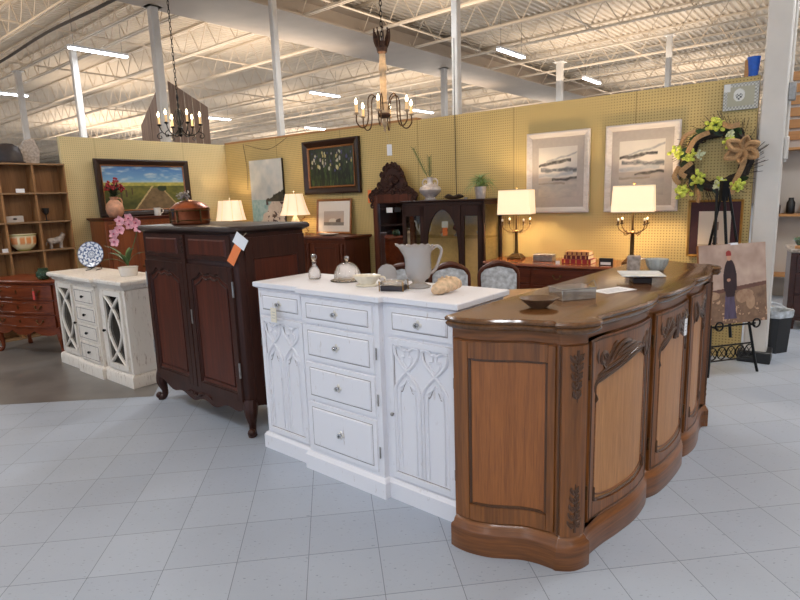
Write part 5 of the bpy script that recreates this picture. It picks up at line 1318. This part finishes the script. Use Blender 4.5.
for i, (w_, d_, h_, mt, dy, lb) in enumerate(((.27, .17, .042, 'book_red', .02, 'thick red book at the bottom of the pile on the desk'), (.23, .15, .035, 'book_wine', -.03, 'wine red book in the middle of the pile on the desk'), (.22, .14, .036, 'book_tan', .05, 'tan and red book on top of the pile on the desk'))):
    b_ = thing('book', lb, 'book', (W(1.32, .40)[0], W(1.32, .40)[1], zz), WYAW+dy, 'books piled on the desk')
    MB().box(-w_/2+.004, w_/2-.004, -d_/2+.003, d_/2-.004, .003, h_-.003).build('pages', 'page', b_)
    q = MB(); q.box(-w_/2, w_/2, -d_/2, d_/2, 0, .003); q.box(-w_/2, w_/2, -d_/2, d_/2, h_-.003, h_); q.box(-w_/2, w_/2, -d_/2-.004, -d_/2, 0, h_); q.build('cover', mt, b_, bevel=.001)
    for k in range(5): x = -w_/2+w_*(k+.5)/5; MB().box(x-.006, x+.006, -d_/2-.0055, -d_/2-.004, .004, h_-.004).build('spine_band', ('gold_leaf', 'book_tan', 'book_wine')[i], b_)
    zz += h_
ch = thing('card_holder', 'small black card holder with white card on the desk right of the books', 'card holder', W(1.04, .50, .851), WYAW)
MB().box(-.06, .06, -.012, .02, 0, .065).build('holder', 'black_plastic', ch, bevel=.004); MB().box(-.045, .045, -.014, -.012, .006, .03).build('card', 'paper_white', ch)
ch = thing('card_stand', 'small white card on black stand at the right end of the desk', 'card', W(.73, .45, .851), WYAW)
MB().box(-.03, .03, -.004, .004, .01, .07).build('card', 'paper_white', ch); MB().box(-.05, -.03, -.03, .02, 0, .06).build('stand', 'black_plastic', ch)
tt = thing('price_tag', 'white price tag standing on the desk edge near the books', 'price tag', W(1.47, .55, .851), WYAW); MB().box(-.02, .02, -.002, .002, 0, .03).build('card', 'paper_white', tt)

# ------------------------------------------------------------------ dining table and chairs behind the cabinets
tb = thing('dining_table', 'light wooden dining table between the near white cabinet and the upholstered chairs', 'table', (.12, 3.98, 0), 0)
MB().box(0, 1.03, 0, .52, .725, .76).build('table_top', 'table_wood', tb, bevel=.006); MB().box(.05, .98, .05, .47, .65, .725).build('apron', 'table_wood', tb)
for x in (.04, .93):
    for y in (.04, .42): MB().box(x, x+.06, y, y+.06, 0, .726).build('leg', 'table_wood', tb, bevel=.006)
def chair(label):
    t = thing('dining_chair', label, 'chair', (0, 0, 0), 0, 'upholstered chairs at the dining table')
    q = MB(); q.loft([Vector(p) for p in ((-.165, .17), (-.18, -.2), (.18, -.2), (.165, .17))], [(0, .40), (0, .44)]); q.build('seat_frame', 'mahogany_v', t, bevel=.008)
    q = MB(); q.loft([Vector(p) for p in ((-.155, .15), (-.17, -.19), (.17, -.19), (.155, .15))], [(0, .44), (0, .46), (-.01, .48), (-.03, .49)]); q.build('seat', 'upholstery', t)
    for x in (-.16, .16):
        MB().tube(resample([(x, -.18, .42), (x*1.04, -.19, .3), (x*.98, -.175, .12), (x*1.05, -.195, .0)], 4), [.028]*3+[.024]*3+[.017]*4+[.013]*3, 8).build('leg', 'mahogany_v', t)
        MB().tube([(x, .16, .44), (x, .18, .2), (x*1.05, .22, 0)], [.02, .018, .014], 8).build('leg', 'mahogany_v', t)
    bw, z0, z1 = .165, .56, .895
    def outl(k, d):
        pts = []
        for x, z in ((-bw*.86, z0), (-bw, z0+.12), (-bw*1.02, z1-.07), (-bw*.8, z1-.02), (-bw*.35, z1-.003), (0, z1+.008), (bw*.35, z1-.003), (bw*.8, z1-.02), (bw*1.02, z1-.07), (bw, z0+.12), (bw*.86, z0), (0, z0-.01)):
            pts.append((x*k, .17+.12*(z-.45)+d, (z-(z0+z1)/2)*k+(z0+z1)/2))
        return pts
    loop = outl(1, 0)
    q = MB(); q.tube(resample(loop+[loop[0]], 4), .017, 8); q.tube([(-bw*.86, .185, z0), (-.16, .16, .44)], .017, 8); q.tube([(bw*.86, .185, z0), (.16, .16, .44)], .017, 8)
    q.tube(resample([(-bw*1.0, .215, z1-.05), (-bw*.6, .218, z1+.0), (0, .22, z1+.026), (bw*.6, .218, z1+.0), (bw*1.0, .215, z1-.05)], 4), [.012, .018, .02, .022, .022, .022, .024, .026, .026, .026, .024, .022, .022, .022, .02, .018, .012], 8)
    q.build('back_frame', 'mahogany_v', t)
    f_ = outl(.93, -.02); m_ = outl(.80, -.035); b_ = outl(.93, .012); n = len(f_)
    q = MB(); q.add(f_+m_+b_, [(i, (i+1) % n, n+(i+1) % n, n+i) for i in range(n)]+[tuple(n+i for i in range(n))]+[((i+1) % n, i, 2*n+i, 2*n+(i+1) % n) for i in range(n)]+[tuple(2*n+i for i in range(n-1, -1, -1))])
    q.build('back_pad', 'upholstery', t); return t
c0 = chair('grey-blue upholstered dining chair nearest the left lamp, at the table end'); c0.location = (.87, 4.76, 0); c0.rotation_euler = (0, 0, -.04)
c1 = copy_tree(c0); c1['label'] = 'grey-blue upholstered dining chair in the middle, right of the glass pitcher'; c1.location = (.455, 4.77, 0); c1.rotation_euler = (0, 0, .03)
c2 = copy_tree(c0); c2['label'] = 'grey-blue upholstered dining chair left of the glass pitcher, partly hidden'; c2.location = (.035, 4.80, 0); c2.rotation_euler = (0, 0, .03)

# ------------------------------------------------------------------ glassware on the near white cabinet
ZT = 1.0505
dc = thing('decanter', 'clear glass decanter with ball stopper on the near white cabinet', 'decanter', (-.507, 3.384, ZT))
MB().lathe([(.030, 0), (.036, .004), (.038, .02), (.034, .05), (.018, .075), (.011, .085), (.011, .10), (.016, .104), (.012, .106), (0, .106)], seg=20).build('bottle', 'clear_glass', dc)
MB().lathe([(.007, .108), (.012, .115), (.019, .13), (.014, .147), (0, .152)], seg=14).build('stopper', 'clear_glass', dc)
cl = thing('cheese_dome', 'cut glass dome with ball knob on the near white cabinet', 'glass dome', (-.30, 3.265, ZT))
MB().lathe([(.095, 0), (.10, .004), (.095, .008), (0, .008)], seg=32).build('tray', 'clear_glass', cl)
MB().lathe([(.075, .009), (.076, .02), (.072, .05), (.055, .085), (.03, .104), (.01, .11), (0, .11)], seg=32, wob=lambda a, k: .03*cos(a*16)).build('dome', 'dome_glass', cl)
MB().lathe([(.006, .111), (.008, .118), (.016, .128), (.012, .14), (0, .145)], seg=14).build('knob', 'clear_glass', cl)
gb = thing('gravy_boat', 'cream two-handled ceramic cup on the near white cabinet', 'cup', (-.175, 3.04, ZT), -.3)
MB().lathe([(.06, 0), (.065, .005), (.045, .012), (.05, .02), (.075, .05), (.078, .058), (.07, .056), (.045, .025), (0, .02)], seg=28, sy=.8).build('cup_body', 'ceramic_cream', gb)
MB().tube(resample([(.07, 0, .05), (.10, 0, .048), (.10, 0, .02), (.065, 0, .02)], 4), .005, 6).build('handle', 'ceramic_cream', gb)
gp = thing('glass_plate', 'small cut glass plate standing upright behind the dark box', 'plate', (-.065, 3.10, ZT), rot=(0, 0, .1))
q = MB(); q.lathe([(.0, -.004), (.03, -.004), (.052, -.009), (.054, -.006), (.03, .001), (0, .001)], seg=28, wob=lambda a, k: .03*cos(a*12)*(k in (2, 3))); q.build('plate_disc', 'pressed_glass', gp, (0, 0, .054), rot=(1.35, 0, 0))
MB().box(-.03, .03, -.01, .03, 0, .006).build('plate_stand', 'clear_glass', gp)
jb = thing('jewellery_box', 'small dark box with clear glass lid on the near white cabinet', 'box', (-.03, 2.86, ZT), radians(-18))
MB().box(-.06, .06, -.04, .04, 0, .028).build('box_body', 'velvet_dark', jb, bevel=.004); MB().box(-.061, .061, -.041, .041, .029, .05).build('lid', 'clear_glass', jb, bevel=.005)
q = MB()
for x, y in ((-.063, -.043), (.063, -.043), (.063, .043), (-.063, .043)): q.tube([(x, y, 0), (x, y, .052)], .003, 5)
q.build('corner_trim', 'brass', jb)
pc = thing('pitcher', 'large pressed glass pitcher with scalloped rim on the near white cabinet', 'pitcher', (.10, 2.93, ZT), radians(8))
n = 48; v = []; f = []; prof = [(.062, 0), (.066, .006), (.045, .016), (.032, .024), (.036, .036), (.058, .052), (.066, .075), (.067, .092), (.067, .108), (.067, .125), (.067, .142), (.067, .158), (.069, .175), (.078, .20), (.086, .212), (.082, .212), (.072, .197), (.062, .17), (.061, .11), (.06, .075), (.05, .055), (0, .045)]
for k, (r, z) in enumerate(prof):
    for i in range(n):
        a = 2*pi*i/n; rr = r; zz_ = z
        if z > .15: zz_ += (.010*abs(sin(a*7)) if z > .19 else 0); sp_ = max(0, cos(a-pi))**6; rr *= 1+.35*sp_*(z-.15)/.06; zz_ += .012*sp_*(z > .19)
        elif .03 < z < .19: rr *= 1+.035*cos(a*12+(pi if k % 2 else 0))
        v.append((rr*cos(a), rr*sin(a), zz_))
for k in range(len(prof)-1):
    for i in range(n): j = (i+1) % n; f.append((k*n+i, k*n+j, (k+1)*n+j, (k+1)*n+i))
f.append(tuple(range(n-1, -1, -1))); q = MB(); q.add(v, f); q.build('pitcher_body', 'pressed_glass', pc)
MB().tube(resample([(.068, 0, .19), (.10, 0, .212), (.125, 0, .19), (.112, 0, .14), (.09, 0, .09), (.062, 0, .07)], 5), .0085, 8).build('handle', 'pressed_glass', pc)
sh = thing('seashell', 'knobbly tan conch shell lying on the near white cabinet by the oak sideboard', 'shell', (.235, 2.72, ZT+.004), radians(40))
q = MB(); pts = resample([(-.11, 0, .016), (-.08, 0, .028), (-.03, 0, .038), (.03, .0, .044), (.07, .0, .038), (.095, 0, .022)], 5); N_ = len(pts)
q.tube([p_*.9 for p_ in pts], [.008+.028*sin(pi*min(1, (i+1)/N_*1.0))**.8*(1+.10*sin(i*1.9)) for i in range(N_)], 14); q.build('shell_body', 'shell', sh)
q = MB()
for i in range(8): a = i*.8; q.ball((-.04+.016*i, .02*cos(a), .06+.012*sin(a)), (.010, .009, .012), 7, 5)
q.build('shell_knobs', 'shell', sh)

# ------------------------------------------------------------------ on the oak sideboard
OZ = 1.0365
def on_oak(s, y): return to_world(OL, OY, (s, y, OZ))
bw_ = thing('wooden_bowl', 'rough brown wooden bowl on the near end of the oak sideboard', 'bowl', on_oak(.085, .29))
MB().lathe([(.032, 0), (.036, .004), (.05, .014), (.078, .036), (.084, .042), (.08, .044), (.068, .034), (.04, .014), (0, .010)], seg=12, sy=.8, wob=lambda a, k: .05*sin(a*5+1)).build('bowl_body', 'bowl_wood', bw_)
gx = thing('display_box', 'low mirrored metal box with sloped open lid on the oak sideboard', 'box', on_oak(.37, .275), OY-radians(34))
q = MB(); q.box(-.085, .085, -.06, .06, 0, .05); q.build('box_body', 'box_metal', gx, bevel=.002); MB().box(-.088, .088, -.063, .063, .0505, .054).build('lid', 'box_metal', gx)
q = MB(); q.tube([(.088, -.055, .054), (.096, -.02, .08), (.088, .02, .054)], .002, 4); q.build('wire_handle', 'pewter', gx)
ps = thing('paper_sheet', 'white printed sheet of paper on the oak sideboard beside the metal box', 'paper', on_oak(.66, .20), OY-radians(20))
MB().box(-.10, .10, -.055, .055, 0, .0015).build('sheet', 'paper_white', ps)
q = MB()
for k in range(3): q.box(-.08, .06, -.03+.022*k, -.026+.022*k, .0015, .0019)
q.build('text_lines', 'paper_line', ps)
sp2 = thing('square_plate', 'pale square plate on a dark block stand on the oak sideboard', 'plate', on_oak(.985, .185), OY+radians(28))
q = MB(); poly = [(-.105, -.105), (.105, -.105), (.105, .105), (-.105, .105)]
q.loft([Vector(p) for p in poly], [(-.06, .030), (-.03, .032), (0, .042), (.0, .045), (-.03, .036), (-.05, .034)]); q.build('plate_body', 'pale_plate', sp2)
MB().box(-.07, .07, -.045, .045, 0, .029).build('block_stand', 'armoire_top', sp2, bevel=.003)
lathe_obj('stoneware_cup', 'grey stoneware cup on the far part of the oak sideboard', 'cup', on_oak(1.37, .36), [(.034, 0), (.037, .004), (.038, .09), (.036, .092), (.033, .09), (.032, .01), (0, .008)], 'stone_grey')
lathe_obj('glass_bowl', 'pale ribbed glass bowl on the far end of the oak sideboard', 'bowl', on_oak(1.47, .26), [(.035, 0), (.04, .004), (.055, .03), (.062, .06), (.064, .068), (.06, .066), (.05, .03), (.03, .01), (0, .008)], 'pale_blue_glass', 36, wob=lambda a, k: .03*cos(a*18))

# ------------------------------------------------------------------ chandeliers
def candle(par, x, y, z, h=.075, r=.011, sleeve='candle_sleeve'):
    q = MB(); q.lathe([(.005, z-.012), (.022, z-.004), (.026, z+.004), (.013, z+.006), (.012, z+.012), (0, z+.012)], x, y, 12); c_ = q.build('candle_cup', par[1], par[0])
    MB().lathe([(r, z+.01), (r, z+.01+h), (0, z+.01+h)], x, y, 10).build('candle_sleeve', sleeve, c_)
    MB().lathe([(.004, z+.01+h), (.012, z+.025+h), (.013, z+.035+h), (.006, z+.055+h), (0, z+.07+h)], x, y, 10).build('bulb', 'flame_glow', c_)
def chain(par, x, y, z0, z1, mat, l=.045, sway=0):
    q = MB(); z = z0; k = 0
    while z < z1:
        c = []
        for i in range(10):
            a = 2*pi*i/10; u = l*.22*cos(a); w_ = l*.62*sin(a); c.append((x+(u if k % 2 else 0), y+(0 if k % 2 else u), z+w_))
        q.tube(c, .0035, 4, closed=True); z += l*.95; k += 1
    return q.build('chain', mat, par)
c1_ = thing('chandelier', 'cream turned-column chandelier with dark crown and curved arms above the booth', 'chandelier', (-.085, 5.4, 2.11))
# local z: 0 at the bottom finial
MB().lathe([(0, 0), (.012, .012), (.006, .03), (.02, .06), (.028, .085), (.018, .1), (.012, .115), (.035, .13), (.045, .15), (.052, .17), (.05, .20), (.035, .235), (.032, .25), (.038, .26), (.03, .28), (.03, .5), (.038, .55), (.03, .6), (.026, .68), (.02, .69), (0, .69)], seg=24).build('turned_column', 'cream_turned', c1_)
q = MB(); q.lathe([(.02, .67), (.045, .69), (.05, .72), (.04, .75), (.045, .78), (.0, .78)], seg=20)
for k in range(9):
    a = 2*pi*k/9; q.leaf((.042*cos(a), .042*sin(a), .72), (.075*cos(a), .075*sin(a), .875), .018, .008, up=(cos(a+pi/2), sin(a+pi/2), 0), n=5, th=.003); q.ball((.07*cos(a), .07*sin(a), .88), .009, 6, 5)
q.build('crown', 'rust_crown', c1_)
MB().lathe([(.02, .12), (.052, .135), (.06, .15), (.052, .165), (.02, .18)], seg=20).build('hub', 'rust_crown', c1_)
chain(c1_, 0, 0, .80, 3.42, 'black_iron')
for k in range(6):
    a = 2*pi*k/6+.35; R = .265; q = MB(); ca_, sa_ = cos(a), sin(a)
    q.tube(resample([(.05*ca_, .05*sa_, .19), (.07*ca_, .07*sa_, .29), (.115*ca_, .115*sa_, .325), (.15*ca_, .15*sa_, .28), (.155*ca_, .155*sa_, .12), (.18*ca_, .18*sa_, .05), (.225*ca_, .225*sa_, .04), (R*ca_, R*sa_, .085), (R*ca_, R*sa_, .15)], 4), .006, 6); arm = q.build('arm', 'aged_bronze', c1_)
    candle((arm, 'cream_turned'), R*ca_, R*sa_, .16, .065, .014)
t = thing('price_tag', 'white price tag hanging below the cream chandelier', 'price tag', (-.05, 5.4, 2.0), .1)
MB().box(-.023, .023, -.002, .002, -.10, 0).build('card', 'paper_white', t); MB().tube([(0, 0, 0), (-.03, 0, .12)], .0013, 4).build('string', 'string', t)
c2_ = thing('chandelier', 'black wrought iron candle chandelier hanging before the barn wood gable', 'chandelier', (-2.355, 6.5, 2.25))
MB().lathe([(0, 0), (.015, .01), (.022, .03), (.012, .05), (.02, .07), (.03, .10), (.014, .13), (.01, .3), (.016, .34), (.006, .37), (.014, .42), (.006, .46), (0, .46)], seg=16).build('stem', 'black_iron', c2_)
chain(c2_, 0, 0, .48, 3.3, 'black_iron')
for k in range(6):
    a = 2*pi*k/6+.2; R = .215; ca_, sa_ = cos(a), sin(a); q = MB()
    q.tube(resample([(.01*ca_, .01*sa_, .10), (.06*ca_, .06*sa_, .03), (.13*ca_, .13*sa_, .02), (.19*ca_, .19*sa_, .06), (R*ca_, R*sa_, .12)], 4), .006, 6)
    q.tube(resample([(.19*ca_, .19*sa_, .06), (.24*ca_, .24*sa_, .03), (.235*ca_, .235*sa_, -.01), (.20*ca_, .20*sa_, -.005), (.21*ca_, .21*sa_, .02)], 4), .005, 5)
    q.tube(resample([(.02*ca_, .02*sa_, .13), (.05*ca_, .05*sa_, .20), (.03*ca_, .03*sa_, .28), (.01*ca_, .01*sa_, .3)], 4), .004, 5); arm = q.build('arm', 'black_iron', c2_)
    candle((arm, 'black_iron'), R*ca_, R*sa_, .13, .075, .012)
for loc, e_ in (((-.085, 5.4, 2.62), 14), ((-2.355, 6.5, 2.62), 14)):
    d = bpy.data.lights.new('chandelier_light', 'POINT'); d.energy = e_; d.color = (1, .72, .42); d.shadow_soft_size = .2
    o = bpy.data.objects.new('chandelier_light', d); C.objects.link(o); o.location = loc

# ------------------------------------------------------------------ barn wood gable beyond the booth
bg = thing('barn_wood_gable', 'weathered barn wood plank gable standing behind the left partition', 'wooden display', (0, 0, 0))
def planks(p0, p1, z0, ztf, n, name):
    a = Vector(p0); b = Vector(p1); S = Surf([p0, p1]); q = MB(); L = S.L
    for i in range(n):
        s0 = L*i/n+.004; s1 = L*(i+1)/n-.004; q.slab(S, s0, s1, z0, lambda s: ztf(s/L), -.02, .01+.006*(i % 2), 2)
    return q.build(name, 'barn_wood', bg, smooth=0)
planks((-5.26, 12.3), (-4.65, 11.9), 0, lambda t: 3.16+.71*t, 4, 'plank_panel'); planks((-4.50, 11.95), (-3.81, 12.2), 0, lambda t: 3.97-.50*t, 5, 'plank_panel')

# ------------------------------------------------------------------ right side: bin, chest, background
bn = thing('waste_bin', 'black waste bin with clear liner standing beside the white column', 'bin', (3.44, 5.08, 0), .3)
rr_ = lambda w_, h_: [Vector(p) for p in ((-w_+.03, -h_), (w_-.03, -h_), (w_, -h_+.03), (w_, h_-.03), (w_-.03, h_), (-w_+.03, h_), (-w_, h_-.03), (-w_, -h_+.03))]
MB().loft(rr_(.10, .085), [(0, 0), (.02, .36), (.022, .38), (.014, .38), (-.005, .03)]).build('bin_body', 'black_plastic', bn)
q = MB(); q.loft(rr_(.10, .085), [(.024, .33), (.028, .36), (.03, .395), (.01, .39), (.0, .30)], cap=False); q.build('bin_liner', 'clear_bag', bn)
q = MB(); q.tube(resample([(-.13, 0, .39), (-.08, .06, .43), (0, .09, .435), (.09, .06, .43), (.13, 0, .39)], 4), .006, 5); q.build('liner_edge', 'clear_bag', bn)
ct = thing('chest', 'dark chest of drawers behind the waste bin at the right edge', 'chest', (4.08, 5.86, 0), radians(-30))
MB().box(0, 1.0, 0, .5, .1, .82).build('carcass', 'chest_wood', ct, bevel=.006); MB().loft([Vector(p) for p in ((0, .5), (0, 0), (1.0, 0), (1.0, .5))], [(0, .81), (.02, .825), (.02, .85), (.01, .855)]).build('top', 'stone_grey', ct)
fcx = Surf([(0, 0), (1, 0)])
for z0, z1 in ((.62, .79), (.39, .60), (.15, .37)):
    d = MB().slab(fcx, .05, .95, z0, z1, 0, .014, 4, 1, .004).build('drawer', 'chest_wood', ct)
    for s in (.25, .75): pull(d, fcx, s, (z0+z1)/2)
for x in (.03, .91):
    for y in (.03, .41): MB().tube([(x+.03, y+.03, .11), (x+.03, y+.03, 0)], [.03, .018], 8).build('leg', 'chest_wood', ct)
def on_ct(x, y): return to_world((4.08, 5.86, 0), radians(-30), (x, y, .856))
lathe_obj('green_bowl', 'dark green glass bowl on the chest at the right edge', 'bowl', on_ct(.14, .22), [(.05, 0), (.09, .03), (.12, .08), (.11, .1), (.09, .09), (.04, .03), (0, .02)], 'green_glass_solid')
for i, (x, h_, lb) in enumerate(((.30, .40, 'tall dark bottle on the chest behind the green bowl'), (.42, .34, 'shorter dark bottle on the chest at the right edge'))):
    lathe_obj('bottle', lb, 'bottle', on_ct(x, .32), [(.045, 0), (.048, .02), (.048, h_*.55), (.02, h_*.72), (.014, h_*.78), (.014, h_), (0, h_)], 'black_plastic', 16)
o = MB().box(-.09, .09, -.02, .02, 0, .03).build('wooden_tray', 'raw_trim', None, on_ct(.12, .04), radians(-30), bevel=.004); tag(o, 'small tan wooden tray at the front of the right-hand chest', 'tray')
bs = thing('plank_shelf_unit', 'tall tan plank shelving behind the chest at the right edge', 'shelf', (4.9, 7.6, 0), radians(-30))
MB().box(0, 2.4, .3, .33, 0, 2.95).build('back_panel', 'concrete_wall', bs)
for z in (.3, 1.1, 1.95): MB().box(0, 2.4, 0, .3, z, z+.03).build('shelf_board', 'raw_trim', bs)
for z in (2.15, 2.3, 2.45, 2.6, 2.75, 2.9): MB().box(0, 2.4, .27, .3, z-.06, z+.05).build('shelf_board', 'raw_trim', bs)
for x in (0, 1.2, 2.37): MB().box(x, x+.03, 0, .3, 0, 2.95).build('upright', 'raw_trim', bs)
for i in range(6):
    x = .12+.16*i; h_ = .16+.05*((i*7) % 3)
    lathe_obj('jar', 'small jar on the tan plank shelving at the right edge', 'jar', to_world((4.9, 7.6, 0), radians(-30), (x, .14, 1.131)), [(.045, 0), (.05, .01), (.05, h_*.7), (.03, h_*.85), (.03, h_), (0, h_)], ['chest_wood', 'black_plastic', 'pewter'][i % 3], 14, group='jars on the plank shelving')
# tall dark shelving and chair outside the left edge of the frame (seen in the standing mirror)
et = thing('display_shelf', 'tall dark open shelving outside the booth, reflected in the standing mirror', 'shelf', (-5.9, 4.3, 0), radians(75))
for z in (.1, .5, .9, 1.25, 1.6, 1.98): MB().box(0, 1.5, 0, .35, z, z+.03).build('shelf_board', 'black_wood', et)
for x in (0, .73, 1.47): MB().box(x, x+.035, 0, .35, 0, 2.01).build('upright', 'black_wood', et)
MB().box(0, 1.5, .35, .36, 0, 2.01).build('back_panel', 'armoire_wood', et)
# a few hanging cords
def cord(label, pts, r=.004):
    o = MB().tube(resample(pts, 4), r, 5).build('hanging_cord', 'dark_cord'); return tag(o, label, 'cord')
cord('dark cord hanging down the yellow pegboard wall beside the tall middle column', [W(2.88, .012, 3.2), W(2.885, .012, 2.4), W(2.88, .008, 1.49)])
cord('thin wire hanging down the corner left of the beach canvas', [W(6.55, .01, 2.38), W(6.5, .012, 2.0), W(6.52, .01, 1.7)], .003)
cord('sagging thin wire above the beach canvas', [W(6.5, .01, 2.36), W(6.0, .015, 2.26), W(5.6, .012, 2.39)], .003)
cord('long black cable drooping from the ceiling above the left columns', [G(-30, 4.85, 4.98), G(-24, 4.85, 4.9), G(-19, 4.85, 4.97), G(-16, 4.85, 4.90), G(-13, 4.85, 4.97), G(-10, 4.85, 4.9), G(-6, 4.85, 4.98)], .03)

# ------------------------------------------------------------------ light of the place
w = bpy.data.worlds.new('world'); bpy.context.scene.world = w; w.use_nodes = True
bg_ = w.node_tree.nodes['Background']; bg_.inputs['Color'].default_value = (.50, .72, 1.0, 1); bg_.inputs['Strength'].default_value = 2.2
sc = bpy.context.scene
sc.view_settings.view_transform = 'Standard'; sc.view_settings.look = 'None'; sc.view_settings.gamma = 1; sc.view_settings.exposure = 0.0
sc.view_settings.use_curve_mapping = False
sc.cycles.use_denoising = True; sc.cycles.max_bounces = 8; sc.cycles.diffuse_bounces = 4; sc.cycles.transparent_max_bounces = 16
sc.cycles.caustics_reflective = False; sc.cycles.caustics_refractive = False; sc.cycles.sample_clamp_indirect = 6
